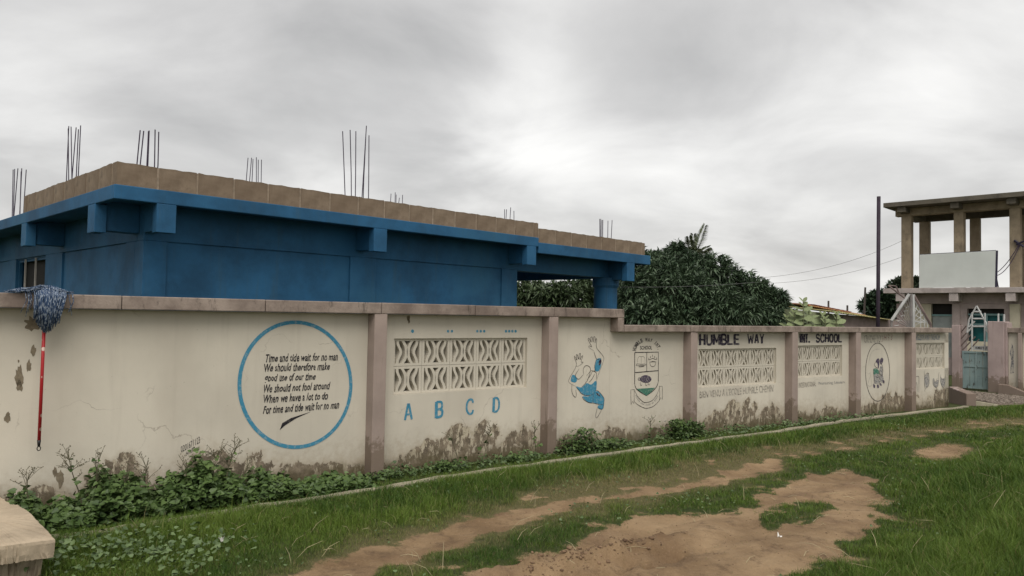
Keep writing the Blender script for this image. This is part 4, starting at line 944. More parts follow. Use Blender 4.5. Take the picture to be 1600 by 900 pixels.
def ico(n=1):
    bm = bmesh.new(); bmesh.ops.create_icosphere(bm, subdivisions=n, radius=1); v = np.array([p.co for p in bm.verts]); f = np.array([[q.index for q in p.verts] for p in bm.faces]); bm.free(); return v, f
def pebbles(name, P3, sz, mat, label, cat=None, flat=.6):
    v, f = ico(1); n = len(P3); R = RNG.uniform(.6, 1.3, (n, 1, 3))*np.array([1, 1, flat]); V = (v[None]*(1+RNG.uniform(-.38, .38, (n, len(v), 1))))*R*sz[:, None, None]+P3[:, None, :]
    T = (f[None]+(np.arange(n)*len(v))[:, None, None]).reshape(-1, 3); tone = np.repeat(RNG.uniform(0, 1, n), len(v))
    return link(name, np_mesh(name, V.reshape(-1, 3), T, mat, {'tone': tone}), label=label, cat=cat, kind='stuff')
lo, hi = FORE.min(0), FORE.max(0); q = RNG.uniform(lo, hi, (9000, 2)); q = q[sdist(q, FORE) > 0.02][:2600]
pebbles('gravel', np.column_stack([q, np.full(len(q), .035)]), RNG.uniform(.012, .03, len(q)), leafy('gravel_stone', (.10, .08, .062), (.27, .225, .185), .9), 'loose pale gravel on the forecourt of the gate', 'gravel')

# open main gate leaf with triangular top, seen above the wall
YT = 19.5; O_ = at(1425, 500, YT); FT = Frame((O_.x, O_.y), (cos(TB*.45), -sin(TB*.45)))
tg = empty('metal_gate', FT.O, FT.rot, label='open steel gate leaf with triangular barred top rising behind the cream wall', cat='gate')
gt = lambda px, py: (FT.hit(px, py, 0)[0], 0., FT.hit(px, py, 0)[1])
grm = simple('grey_bars', (.22, .20, .19), .6, .25)
def rail(a, b, r, mat, n=5): MB().bar(gt(*a), gt(*b), r, n=n).build('rail', mat, tg)
rail((1421, 459.5), (1393, 501), .045, wm); rail((1424, 459), (1424, 520), .035, grm); rail((1427.5, 460), (1427.5, 520), .035, wm); rail((1428, 462), (1454, 507), .035, bmk); rail((1454, 507), (1455, 520), .03, bmk)
rail((1388, 446), (1414, 466), .022, bmk); rail((1388, 446), (1400, 447), .018, bmk); rail((1400, 447), (1406, 461), .02, bmk); rail((1393, 501), (1393, 520), .03, grm)
for i in range(8): x = 1419-i*3.2; y = 464+i*5.0; rail((x, y), (min(x+12+i*2.2, 1423.5), min(y+30+i*3.6, 514)), .013, grm)
for i in range(5): x = 1423-i*4.6; rail((x, 478+i*7.5), (x-7, 473+i*7.5+ (6 if i else 8)), .009, wm)
for i in range(4): rail((1429.5, 470+i*11), (1429.5+8+i*4.2, 484+i*9.5 if i < 3 else 505), .010, wm)
for i in range(4): rail((1429.5, 488+i*7), (1434+i*4.6, 476+i*7.5), .009, wm)
rail((1438.5, 484), (1438.5, 515), .012, wm); rail((1444.5, 493), (1444.5, 515), .012, wm); rail((1429, 502), (1452, 502), .012, wm); rail((1449, 500), (1449, 515), .012, wm)
rail((1424, 520), (1424, 640), .035, grm)
MB().box(gt(1393, 520)[0], gt(1455, 520)[0], -.01, .01, .1, gt(1424, 524)[2]).build('sheet', gpm, tg)

# ------------------------------------------------------------------ pole, shed, stakes, wires
b = at(1371, 640, 17.5); tp = at(1373, 307, 17.5)
po = MB().tube([(0, 0, -.3), (tp.x-b.x, 0, tp.z)], .042, 10).build('steel_pole', simple('dark_pole', (.028, .018, .030), .6, .3), label='tall dark bare steel pole standing behind the wall', cat='pole', smooth=True); po.location = (b.x, b.y, 0)
YS = 24
sh = empty('shed', (0, 0, 0), 0, label='low mauve outbuilding with rusty and yellowed corrugated roof sheets behind the wall', cat='shed')
A = at(1317, 505, 22); A.z = 0; Bq = at(1425, 505, 25); Bq.z = 0; sh.location = A; fs_ = Frame((A.x, A.y), (Bq-A)[:2]); sh.rotation_euler.z = fs_.rot
ex = fs_.xat(1420, 1.6); ex0 = fs_.xat(1236, 1.6)
zA = fs_.hit(1317, 491.5, 0)[1]; zE = fs_.hit(1405, 500, 0)[1]
shw = simple('shed_wall', (.27, .215, .20), .9, .15); shg = simple('shed_green_wall', (.20, .22, .13), .9, .2)
MB().prism([(0, -.1), (ex, -.1), (ex, zE-.02), (0, zA+.0)], 0, .2).build('wall', shw, sh); MB().prism([(ex0, -.1), (-.01, -.1), (-.01, zA), (ex0, zA+.1)], .04, .2).build('wall', shg, sh)
def corr(x0, x1, y0, y1, za0, za1, zb0, zb1, mat, n=60, pitch=.10):   # corrugated sheet: front edge za0..za1, back edge zb0..zb1
    V = []; Fc = []
    for i in range(n+1):
        t_ = i/n; x = x0+(x1-x0)*t_; w = .018*sin(2*pi*x/pitch)
        V += [(x, y0, za0+(za1-za0)*t_+w), (x, y1, zb0+(zb1-zb0)*t_+w), (x, y0, za0+(za1-za0)*t_+w-.012), (x, y1, zb0+(zb1-zb0)*t_+w-.012)]
    for i in range(n):
        a = i*4; Fc += [(a, a+4, a+5, a+1), (a+2, a+3, a+7, a+6), (a, a+2, a+6, a+4)]
    MB().add(V, Fc).build('roof_sheet', mat, sh)
yel = simple('yellowed_sheet', (.36, .33, .15), .8, .2, 3); rst = simple('rusted_sheet', (.17, .062, .042), .9, .35, 3); org = simple('orange_sheet', (.36, .19, .09), .85, .25, 3)
zq = lambda px, py, y: fs_.hit(px, py, y)[1]
e0, e1 = fs_.xat(1292, 1.9, -.3), fs_.xat(1403, 1.7, -.3)
corr(e0, e1, -.3, .9, zq(1292, 485, -.3), zq(1403, 501, -.3), zq(1292, 481, .9), zq(1403, 494, .9), yel, 90)
corr(fs_.xat(1256, 1.9, 1), e1+.4, .85, 1.6, zq(1267, 477, .9)-.0, zq(1405, 494.5, .9), zq(1267, 475.5, 1.6), zq(1403, 491, 1.6), org, 90)
corr(fs_.xat(1256, 1.9, 2), e1+.9, 1.62, 4.5, zq(1267, 476, 1.6), zq(1408, 490, 1.6), zq(1267, 473.5, 4.5), zq(1395, 485, 4.5), rst, 90)
for px, y0, y1, lab in ((1294.5, 470, 482, 'short pale stake behind the left part of the shed roof'), (1347, 449, 482, 'tall leaning dark stake behind the shed roof beside the far tree'), (1324, 477, 482, 'tiny stub of a post on the shed roof ridge')):
    a = at(px, y1+30, 29); c = at(px+(5 if px == 1347 else 0), y0, 29); o = MB().tube([(0, 0, -.2), (c.x-a.x, 0, c.z)], [.05, .035], 6).build('wooden_stake', simple('grey_wood', (.10, .085, .075), .9), label=lab, cat='stake'); o.location = (a.x, a.y, 0)
def wire(p, q, label, s_=.15, r=.006): cable('overhead_wire', sag(p, q, s_, 16), r, label, simple('wire_grey', (.10, .10, .10), .6), 'wire')
wire(at(1130, 436, 23), FG.w(cx_[0][0], go, FG.hit(1408, 377, go)[1]), 'upper thin overhead wire from the mango tree to the gatehouse frame', .35)
wire(at(1130, 443, 23), FG.w(cx_[0][0], go, FG.hit(1408, 402, go)[1]), 'lower thin overhead wire from the mango tree to the gatehouse frame', .30)
wire(FB.w(XE-ov, ov+.3, FB.hit(962, 449, ov+.3)[1]), at(1180, 441, 19), 'pale thin line strung from the blue building across the mango tree', .05, .007)

# ------------------------------------------------------------------ vegetation generators
def leaves(P3, D, L_, W_, tone, droop=.0, fold=.25):
    """lens-shaped leaves as 4 triangles: base, two sides, middle, tip"""
    n = len(P3); D = D/np.linalg.norm(D, axis=1, keepdims=True)
    up = np.tile([0, 0, 1.], (n, 1))+RNG.normal(0, .35, (n, 3)); S_ = np.cross(D, up); S_ /= np.linalg.norm(S_, axis=1, keepdims=True)+1e-9; Nn = np.cross(S_, D)
    L_ = L_[:, None]; W_ = W_[:, None]; dz_ = np.array([0, 0, -1.])[None]*L_*droop
    mid = P3+D*L_*.45; tip = P3+D*L_+dz_
    V = np.stack([P3, mid+S_*W_/2-Nn*W_*fold*-1, mid, mid-S_*W_/2+Nn*W_*fold, tip], 1)
    T = np.array([[0, 2, 1], [0, 3, 2], [1, 2, 4], [2, 3, 4]]); TT = (T[None]+(np.arange(n)*5)[:, None, None]).reshape(-1, 3)
    return V.reshape(-1, 3), TT, np.repeat(tone, 5)
def crown(clumps, n, nl, leafL, leafW, droop, seed, inner=.25, spread=.7):
    """clumps: (centre, radii); rosettes of leaves scattered in the shell of each clump"""
    Ps, Ds, Ts, Ls = [], [], [], []
    wts = np.array([(r[0]*r[1]*r[2])**(2/3) for _, r in clumps]); wts = wts/wts.sum()
    for (c, r), w in zip(clumps, wts):
        k = int(n*w)+4; d = RNG.normal(size=(k, 3)); d /= np.linalg.norm(d, axis=1, keepdims=True)
        rad = 1-RNG.random(k)**2*inner*1.6+RNG.normal(0, .05, k)
        p = np.array(c)+d*np.array(r)*rad[:, None]
        t = RNG.uniform(0, 1, k)*.6+.4*RNG.random()
        base = d*.9+np.array([0, 0, .25])
        for j in range(nl):
            a = RNG.normal(0, spread, (k, 3)); dd = base+a; dd[:, 2] -= .15
            Ps.append(p+RNG.normal(0, .02, (k, 3))); Ds.append(dd); Ts.append(np.clip(t+RNG.normal(0, .12, k), 0, 1)); Ls.append(leafL*RNG.uniform(.65, 1.2, k))
    P3 = np.concatenate(Ps); D = np.concatenate(Ds); T = np.concatenate(Ts); L_ = np.concatenate(Ls)
    return leaves(P3, D, L_, L_*leafW/leafL, T, droop)
bark = simple('bark', (.09, .07, .055), .95, .35, 8, .7, 30, .02)
core = simple('dark_crown_core', (.018, .024, .012), .95, .4, 3, .8, 8, .1)
def tree(label, px_clumps, Y, trunk_px, n, nl, leafL, leafW, droop, mat, group=None, cy=.8, name='mango_tree', cat='tree'):
    cs = []
    for px, py, rx, ry, dy in px_clumps:
        if trunk_px == 1085: py += 8; ry *= .90; rx *= .96
        c = at(px, py, Y+dy); k = (Y+dy)/FPX; cs.append(((c.x, c.y, c.z), (rx*k, max(rx, ry)*k*cy, ry*k)))
    b = at(trunk_px, 600, Y); b.z = 0
    root = empty(name, (b.x, b.y, 0), 0, label=label, cat=cat, group=group)
    cs = [((c[0]-b.x, c[1]-b.y, c[2]), r) for c, r in cs]; main = list(cs)
    for c, r in main:                                         # smaller boughs break up the outline
        for _ in range(7):
            d = RNG.normal(size=3); d[2] = abs(d[2])*.8+.1; d /= np.linalg.norm(d); q = RNG.uniform(.16, .34)
            cs.append((tuple(np.array(c)+d*np.array(r)*RNG.uniform(.85, 1.10)), tuple(np.array(r)*q)))
    V, T, tn = crown(cs, n, nl, leafL, leafW, droop, 1)
    o = link('crown', np_mesh('crown', V, T, mat, {'tone': tn}), root, kind='stuff')
    zc = np.mean([c[2] for c, r in cs]); m_ = MB(); m_.tube([(0, 0, -.2), (.05, .02, zc*.35), (.1, 0, zc*.7)], [.24, .19, .15], 10); m_.build('trunk', bark, root, smooth=True)
    for c, r in cs[:7]:
        m_ = MB(); m_.tube([(.08, 0, zc*.6), (c[0]*.5, c[1]*.5, (zc*.6+c[2])/2+.1), (c[0], c[1], c[2]+r[2]*.4)], [.1, .06, .02], 6); m_.build('limb', bark, root, smooth=True)
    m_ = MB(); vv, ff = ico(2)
    for c, r in main:                                           # opaque blobs inside each mass, coloured dark for the crown's inner shade
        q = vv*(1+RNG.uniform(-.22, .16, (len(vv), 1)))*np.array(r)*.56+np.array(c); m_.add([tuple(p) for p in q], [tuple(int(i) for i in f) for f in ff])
    m_.build('dark_crown_core', core, root, kind='stuff')
    return root
mango = leafy('mango_leaf', (.024, .048, .024), (.115, .165, .095), .40)
mango2 = leafy('mango_leaf_far', (.035, .06, .025), (.10, .14, .065), .45)
tree('large dark green mango tree rising behind the low wall right of the blue building',
     [(1014,420,36,33,0), (1052,405,34,30,1), (1000,465,40,42,-1), (1110,425,45,36,0), (1060,460,62,50,-1.5), (1150,455,48,42,0), (1190,480,42,40,0), (1120,490,60,45,-2), (1020,500,50,45,-2), (1205,470,24,26,1), (978,445,22,24,0), (1180,505,50,30,-2), (970,500,30,40,-1), (1040,440,40,36,-1)],
     22, 1085, 6800, 9, .25, .045, .28, mango)
tree('green mango tree seen through the open bay of the blue building', [(830,465,34,26,0), (880,470,40,28,-1), (925,465,34,30,0), (800,485,40,30,0), (950,490,30,40,0), (870,500,60,30,0)], 27, 870, 2000, 8, .27, .06, .25, mango2)
tree('dark rounded tree on the skyline behind the shed', [(1385,478,26,20,0), (1362,480,15,14,0), (1405,470,22,24,1), (1400,492,30,20,0)], 38, 1388, 1100, 8, .30, .11, .1, leafy('dark_leaf', (.022, .045, .028), (.06, .10, .05), .6), name='tree')
tree('small dark tree top behind the gatehouse slab', [(1408,447,12,9,0), (1425,446,13,8,0), (1440,452,10,12,0)], 36, 1418, 420, 7, .26, .09, .1, leafy('dark_leaf_two', (.022, .04, .024), (.07, .09, .05), .6), name='tree')
# coconut palm head
c = at(1083, 404, 27); pr = empty('palm_tree', (c.x, c.y, 0), 0, label='palm head sticking up behind the crown of the mango tree', cat='palm')
MB().tube([(0, 0, -.2), (.15, 0, 2), (0, 0, c.z)], [.18, .14, .11], 8).build('trunk', bark, pr, smooth=True)
pm = leafy('palm_leaf', (.075, .10, .05), (.17, .19, .11), .5)
for i, (ax, ln, up) in enumerate(((-.95, .8, .45), (-.6, 1.0, .8), (-.25, 1.0, 1.1), (.05, 1.05, 1.2), (.38, 1.25, 1.3), (.65, 1.0, .7), (.9, .8, .4), (-.1, .8, .8), (.3, .8, .8), (-.45, .9, .6))):
    pts = []; 
    for k in range(9): t_ = k/8; pts.append(np.array([ax*ln*t_*.85, random.uniform(-.02, .02)+.25*sin(i*2.4)*t_, c.z+up*ln*t_*.85-.18*t_*t_]))
    P3, D, Lf = [], [], []
    for k in range(60):
        t_ = .12+.88*k/60; q = t_*8; a = int(min(q, 7)); p = pts[a]+(pts[min(a+1, 8)]-pts[a])*(q-a); tg_ = pts[min(a+1, 8)]-pts[a]; tg_ = tg_/np.linalg.norm(tg_)
        for sg in (-1, 1): sd_ = np.cross(tg_, [0, 1, 0])*sg; P3.append(p); D.append(tg_*.9+sd_*.6+np.array([0, sg*.3, -.25])); Lf.append(.34*(1-.5*abs(2*t_-1)))
    Lf = np.array(Lf); V, T, tn = leaves(np.array(P3), np.array(D), Lf, Lf*0+.036, RNG.random(len(Lf)), .3)
    link('frond', np_mesh('frond', V, T, pm, {'tone': tn}), pr)

# large-leaved shrub by the shed: each big leaf a part
def bigleaf(label, px0, px1, ytop, stems, Y=15.5):
    b = at((px0+px1)/2, 505, Y); r = empty('broad_leaved_shrub', (b.x, b.y, 0), 0, label=label, cat='shrub')
    lm = simple('pale_broad_leaf', (.19, .23, .11), .6, .22, 14, .2); n = 8; V = [(0, 0, 0)]; Fc = []
    for i in range(1, n):                                    # obovate leaf, folded along the midrib
        t_ = i/n; w = .30*sin(pi*t_**.8)*(.7+.5*t_); V += [(t_, -w, .10*w-.12*t_*t_), (t_, 0, -.12*t_*t_), (t_, w, .10*w-.12*t_*t_)]
    V.append((1, 0, -.14)); Fc += [(0, 2, 1), (0, 3, 2)]
    for i in range(n-2): a = 1+3*i; Fc += [(a, a+1, a+4, a+3), (a+1, a+2, a+5, a+4)]
    a = 1+3*(n-2); Fc += [(a, a+1, len(V)-1), (a+1, a+2, len(V)-1)]
    me = bpy.data.meshes.new('leaf'); me.from_pydata(V, [], Fc); me.materials.append(lm); me.polygons.foreach_set('use_smooth', [True]*len(Fc))
    for px, py in stems:
        t = at(px, py, Y); top = Vector((t.x-b.x, t.y-b.y+random.uniform(-.2, .2), t.z)); base = Vector((top.x*.5, 0, -.1))
        MB().tube([base, base.lerp(top, .5)+Vector((0, 0, .05)), top], [.03, .022, .010], 6).build('stem', simple('green_stem', (.12, .13, .07), .8), r)
        k = int((top.z-1.35)/.085)
        for i in range(max(3, k)):
            p = top-Vector((0, 0, .085*i+.01)); q = p.copy(); q.x = base.x+(top.x-base.x)*(p.z/top.z)
            for sg in (0, pi):
                o = link('leaf', me, r); s_ = (.12+.045*min(i, 3))*random.uniform(.85, 1.15); o.location = q; o.scale = (s_, s_*1.05, s_)
                e_ = .95-.28*min(i, 3.2); a_ = random.uniform(-.55, .25)+sg+(.9 if i % 2 else 0); o.rotation_mode = 'QUATERNION'; o.rotation_quaternion = Matrix.Rotation(a_, 3, 'Z').to_quaternion() @ Matrix.Rotation(-e_, 3, 'Y').to_quaternion() @ Matrix.Rotation((.75 if sg == 0 else -.75)+random.uniform(-.4, .4), 3, 'X').to_quaternion()
    return r
bigleaf('pale green broad-leaved shrub topmost against the sky between mango tree and shed', 1225, 1290, 465, [(1254, 471), (1240, 488), (1268, 484), (1230, 496), (1282, 492)])
bigleaf('smaller pale broad-leaved shrub in front of the shed corner', 1290, 1320, 488, [(1302, 491), (1312, 500), (1293, 498)], 15.2)

# ------------------------------------------------------------------ concrete strip, foreground slab
kp = [(-330, 915), (85, 846.5), (175, 835), (300, 815), (480, 785), (662, 756), (800, 735), (962, 711.5), (1067, 696.5), (1225, 676), (1322, 659.5), (1420, 648), (1514, 637)]
m_ = MB(); V = []; Fc = []
gk = [gnd(*p) for p in kp]; dense = []
for i in range(len(gk)-1):
    for j in range(5): dense.append(gk[i].lerp(gk[i+1], j/5))
dense.append(gk[-1])
for i, p in enumerate(dense):
    d = (dense[min(i+1, len(dense)-1)]-dense[max(i-1, 0)]).normalized(); q = Vector((-d.y, d.x, 0)); w = .105+random.uniform(-.02, .02); h = .030+random.uniform(-.012, .006)
    V += [p-Vector((0, 0, .1)), p+Vector((0, 0, h)), p+q*w+Vector((0, 0, h)), p+q*w-Vector((0, 0, .1))]
for i in range(len(dense)-1):
    a = 4*i; Fc += [(a, a+4, a+5, a+1), (a+1, a+5, a+6, a+2), (a+2, a+6, a+7, a+3)]
Fc += [(0, 1, 2, 3), (len(V)-4, len(V)-1, len(V)-2, len(V)-3)]
MB().add(V, Fc).build('concrete_kerb', M['kerb'], label='narrow worn concrete kerb strip running along the foot of the cream wall', cat='kerb')
# slab: top outline, thick broken edge
zt = .32
top = [gnd(*p, zt) for p in ((-260, 866), (0, 852), (30, 848), (85, 841), (74, 828), (46, 799), (30, 789), (18, 788), (-4, 772), (-260, 735))]
m_ = MB(); n = len(top); sub = []
for i in range(n):
    a, b = top[i], top[(i+1) % n]
    for j in range(12): sub.append(a.lerp(b, j/12)+Vector((random.uniform(-.004, .004), random.uniform(-.004, .004), 0)))
n = len(sub); cen = sum(sub, Vector())/n; V = []
rings = [(1.0, 0, .001), (1.003, -.02, .003), (1.0, -.075, .005), (.992, -.115, .007), (.86, -.14, .02), (.80, -.42, .02)]
V.append(tuple(cen))
ins = [cen.lerp(p, .97) for p in sub]
for p in ins: V.append((p.x, p.y, zt+random.uniform(-.002, .004)))
for sc2, dz2, jt in rings:
    for p in sub: q = cen.lerp(p, sc2); V.append((q.x+random.uniform(-jt, jt), q.y+random.uniform(-jt, jt), zt-.008+dz2+random.uniform(-jt, jt)*.5))
Fc = [(0, 1+i, 1+(i+1) % n) for i in range(n)]
for r_ in range(len(rings)):
    a, b = 1+r_*n, 1+(r_+1)*n; Fc += [(a+i, a+(i+1) % n, b+(i+1) % n, b+i) for i in range(n)]
MB().add(V, Fc).build('concrete_slab', M['lump'], label='thick broken sandy concrete slab at the bottom left corner', cat='slab')

# ------------------------------------------------------------------ undergrowth along the wall foot
und = leafy('weed_leaf', (.030, .060, .016), (.110, .172, .048), .5)
und2 = leafy('weed_leaf_pale', (.05, .085, .03), (.13, .19, .075), .5)
def heart(P3, size, tone, tiltf=.5):
    """broad heart-shaped leaves facing mostly up, 6 triangles"""
    n = len(P3); th = RNG.uniform(0, 2*pi, n); D = np.stack([np.cos(th), np.sin(th), RNG.normal(-.15, .3, n)], 1); D /= np.linalg.norm(D, axis=1, keepdims=True)
    up = np.tile([0, -.35, 1.], (n, 1))+RNG.normal(0, tiltf, (n, 3)); S_ = np.cross(D, up); S_ /= np.linalg.norm(S_, axis=1, keepdims=True); Nn = np.cross(S_, D)
    s_ = size[:, None]; pt = lambda a, b, c: P3+D*s_*a+S_*s_*b+Nn*s_*c
    V = np.stack([pt(.1, 0, -.05), pt(-.02, .3, .08), pt(.35, .46, .10), pt(.72, .28, .03), pt(1.08, 0, -.10), pt(.72, -.28, .03), pt(.35, -.46, .10), pt(-.02, -.3, .08)], 1)
    T = np.array([[0, 1, 2], [0, 2, 3], [0, 3, 4], [0, 4, 5], [0, 5, 6], [0, 6, 7]]); TT = (T[None]+(np.arange(n)*8)[:, None, None]).reshape(-1, 3)
    return V.reshape(-1, 3), TT, np.repeat(tone, 8)
def wl(s, y, z=0):                                            # wall coords (s along section 1, metres in front, z) arrays -> world
    return np.column_stack([FW1.O.x+FW1.ux.x*s-FW1.uy.x*y, FW1.O.y+FW1.ux.y*s-FW1.uy.y*y, z])
n = 11500; s = RNG.uniform(FW1.xat(-60, 0), FW1.xat(560, 0), n); 
pxs = np.array([FW1.xat(p, 0) for p in (-60, 20, 90, 150, 200, 250, 300, 350, 390, 440, 500, 560)]); hp = np.array([.20, .20, .20, .29, .29, .27, .31, .31, .20, .13, .09, .05])
dn = np.array([.7, .6, .8, 1, 1, 1, 1, 1, .9, .6, .5, .3]); keep = RNG.random(n) < np.interp(s, pxs, dn); s = s[keep]; n = len(s)
H_ = np.interp(s, pxs, hp)*(1+.35*np.sin(s*9)+.25*np.sin(s*23+1)); yd = RNG.random(n)**.8*.52; z = RNG.random(n)**.7*H_*np.clip(1-(yd/.72)**2, .12, 1)
V, T, tn = heart(wl(s, yd-PO*.3, z+.01), RNG.uniform(.030, .068, n), np.clip(RNG.random(n)*.6+.5*z/np.maximum(H_, .01)*RNG.random(n), 0, 1))
link('undergrowth', np_mesh('undergrowth', V, T, und, {'tone': tn}), label='dense leafy creeping weeds at the foot of the left wall panel', cat='weeds', kind='stuff')
# thinner low weeds along the rest of the wall foot
n = 4000; s = RNG.uniform(FW1.xat(540, 0), sJ+5.2, n); cl_ = .5+.5*np.sin(s*3.1+1)*np.sin(s*7.3); keep = RNG.random(n) < .25+.75*cl_; s = s[keep]; n = len(s); yd = RNG.random(n)*.34-.10; cl_ = cl_[keep]
bend = np.maximum(0, s-sJ); Pw = wl(s, yd, RNG.random(n)**1.6*(.03+.11*cl_)); off = np.tan(T2-T1)*bend
Pw[:, 0] += -FW1.uy.x*off; Pw[:, 1] += -FW1.uy.y*off
V, T, tn = heart(Pw, RNG.uniform(.02, .048, n), RNG.random(n)); link('low_weeds', np_mesh('low_weeds', V, T, und2, {'tone': tn}), label='thin low weeds growing between the kerb strip and the wall', cat='weeds', kind='stuff')
# clover-like weeds in the near left grass
n = 520; c = np.array([tuple(gnd(px, py))[:2] for px, py in ((190, 875), (150, 880), (250, 880), (220, 860), (130, 870), (330, 860), (60, 905), (290, 895))]); k = RNG.integers(0, len(c), n); q = c[k]+RNG.normal(0, .17, (n, 2))
V, T, tn = heart(np.column_stack([q, RNG.random(n)**.8*.13+.01]), RNG.uniform(.022, .05, n), RNG.random(n)); link('ground_weeds', np_mesh('ground_weeds', V, T, und2, {'tone': tn}), label='broad-leaved weeds in the grass beside the broken slab', cat='weeds', kind='stuff')
# tall single weeds against the wall, each a thing with stem, leaves and seed sprays
stemm = simple('weed_stem', (.11, .10, .06), .8)
def tall_weed(px, py_top, dist, label, spray=8, nl=14, lean=0):
    s0 = FW1.xat(px, .3, -dist); ht = FW1.hit(px+lean, py_top, -dist)[1]; O = FW1.w(s0, -dist); r = empty('tall_weed', O, FW1.rot, label=label, cat='weed', group='tall weeds against the wall')
    lx = FW1.hit(px+lean, py_top, -dist)[0]-s0
    pts = [Vector((lx*t_**1.3+.015*sin(6*t_), .0+.02*sin(4*t_), ht*t_*.86)) for t_ in np.linspace(0, 1, 8)]
    MB().tube([(pts[0].x, pts[0].y, -.05)]+pts, [.005]*5+[.004, .0035, .003, .0022], 5).build('stem', stemm, r)
    P3 = []; sz = []
    for i in range(nl): t_ = random.uniform(.3, .92); q = pts[int(t_*7)]; P3.append((q.x+random.uniform(-.06, .06)*(1.3-t_), q.y+random.uniform(-.06, .04), q.z+random.uniform(-.03, .03))); sz.append(random.uniform(.035, .07)*(1.25-t_*.6))
    V, T, tn = heart(np.array(P3), np.array(sz), RNG.random(nl), .7); link('leaves', np_mesh('leaves', V, T, und, {'tone': tn}), r)
    m_ = MB(); seeds = []
    for i in range(spray):
        t_ = random.uniform(.65, 1); q = pts[int(t_*7)]; a = random.uniform(-1.1, 1.1); l_ = random.uniform(.07, .20); e_ = q+Vector((sin(a)*l_, random.uniform(-.03, .02), cos(a)*l_*.8)); m_.tube([q, q.lerp(e_, .5)+Vector((0, 0, .01)), e_], [.0030, .0024, .0018], 4)
        for j in range(4): f = q.lerp(e_, random.uniform(.4, 1)); g2 = f+Vector((random.uniform(-.03, .03), 0, random.uniform(.0, .03))); m_.tube([f, g2], .0015, 3); seeds.append(g2)
    for g2 in seeds: m_.bar(g2, g2+Vector((0, 0, .006)), .005, .004, 4)
    m_.build('seed_sprays', stemm, r)
for a in ((130, 683, .22, 'tallest thin weed with seed sprays left of the signature, over bare wall', 14, 16, -22), (147, 690, .2, 'tall weed leaning right beside the tallest one, right of the mop handle', 10, 14, 12), (45, 722, .25, 'thin weed above the broken slab', 8, 8, 2),
          (200, 728, .2, 'leafy weed just left of the middle of the first panel', 5, 14, 2), (225, 705, .18, 'weed with thin sprays near the middle of the first panel', 9, 12, 8), (330, 690, .22, 'bushy weed with fine sprays right of the painter signature', 16, 18, 12), (345, 672, .2, 'tall wispy weed reaching towards the blue ring', 16, 12, 30),
          (300, 710, .2, 'weed directly under the painter signature', 7, 12, -8), (370, 716, .18, 'low weed left of the bottom of the blue ring', 8, 8, 22), (718, 662, .12, 'thin forked weed under the letter B', 6, 4, -14), (755, 650, .12, 'thin weed under the letter C', 6, 4, 16), (838, 655, .06, 'spindly weed against the second pilaster', 4, 8, -2),
          (905, 676, .15, 'leafy weed under the jumping figure', 2, 14, -2), (882, 690, .14, 'small weed beside the second pilaster, right side', 1, 12, 0), (1018, 640, .1, 'thin weed under the crest', 5, 5, 0), (1062, 676, .14, 'bushy weed at the foot of the third pilaster', 2, 22, 0)):
    tall_weed(*a)
# bushy growth at pilaster three foot and others
q = []
for px, w, h, k in ((1055, .22, .28, 900), (1078, .12, .22, 400), (905, .16, .30, 500), (885, .12, .18, 300), (690, .25, .10, 400), (940, .3, .12, 500), (800, .2, .08, 200), (590, .3, .07, 300)):
    s0 = FW1.xat(px, 0); q.append(wl(s0+RNG.normal(0, w*.6, k), RNG.random(k)*.22-.02, RNG.random(k)**1.2*h))
q = np.concatenate(q); V, T, tn = heart(q, RNG.uniform(.022, .05, len(q)), RNG.random(len(q))*.8); link('wall_foot_bushes', np_mesh('wall_foot_bushes', V, T, und, {'tone': tn}), label='low dark bushy weeds clustered at the feet of the pilasters', cat='weeds', kind='stuff')

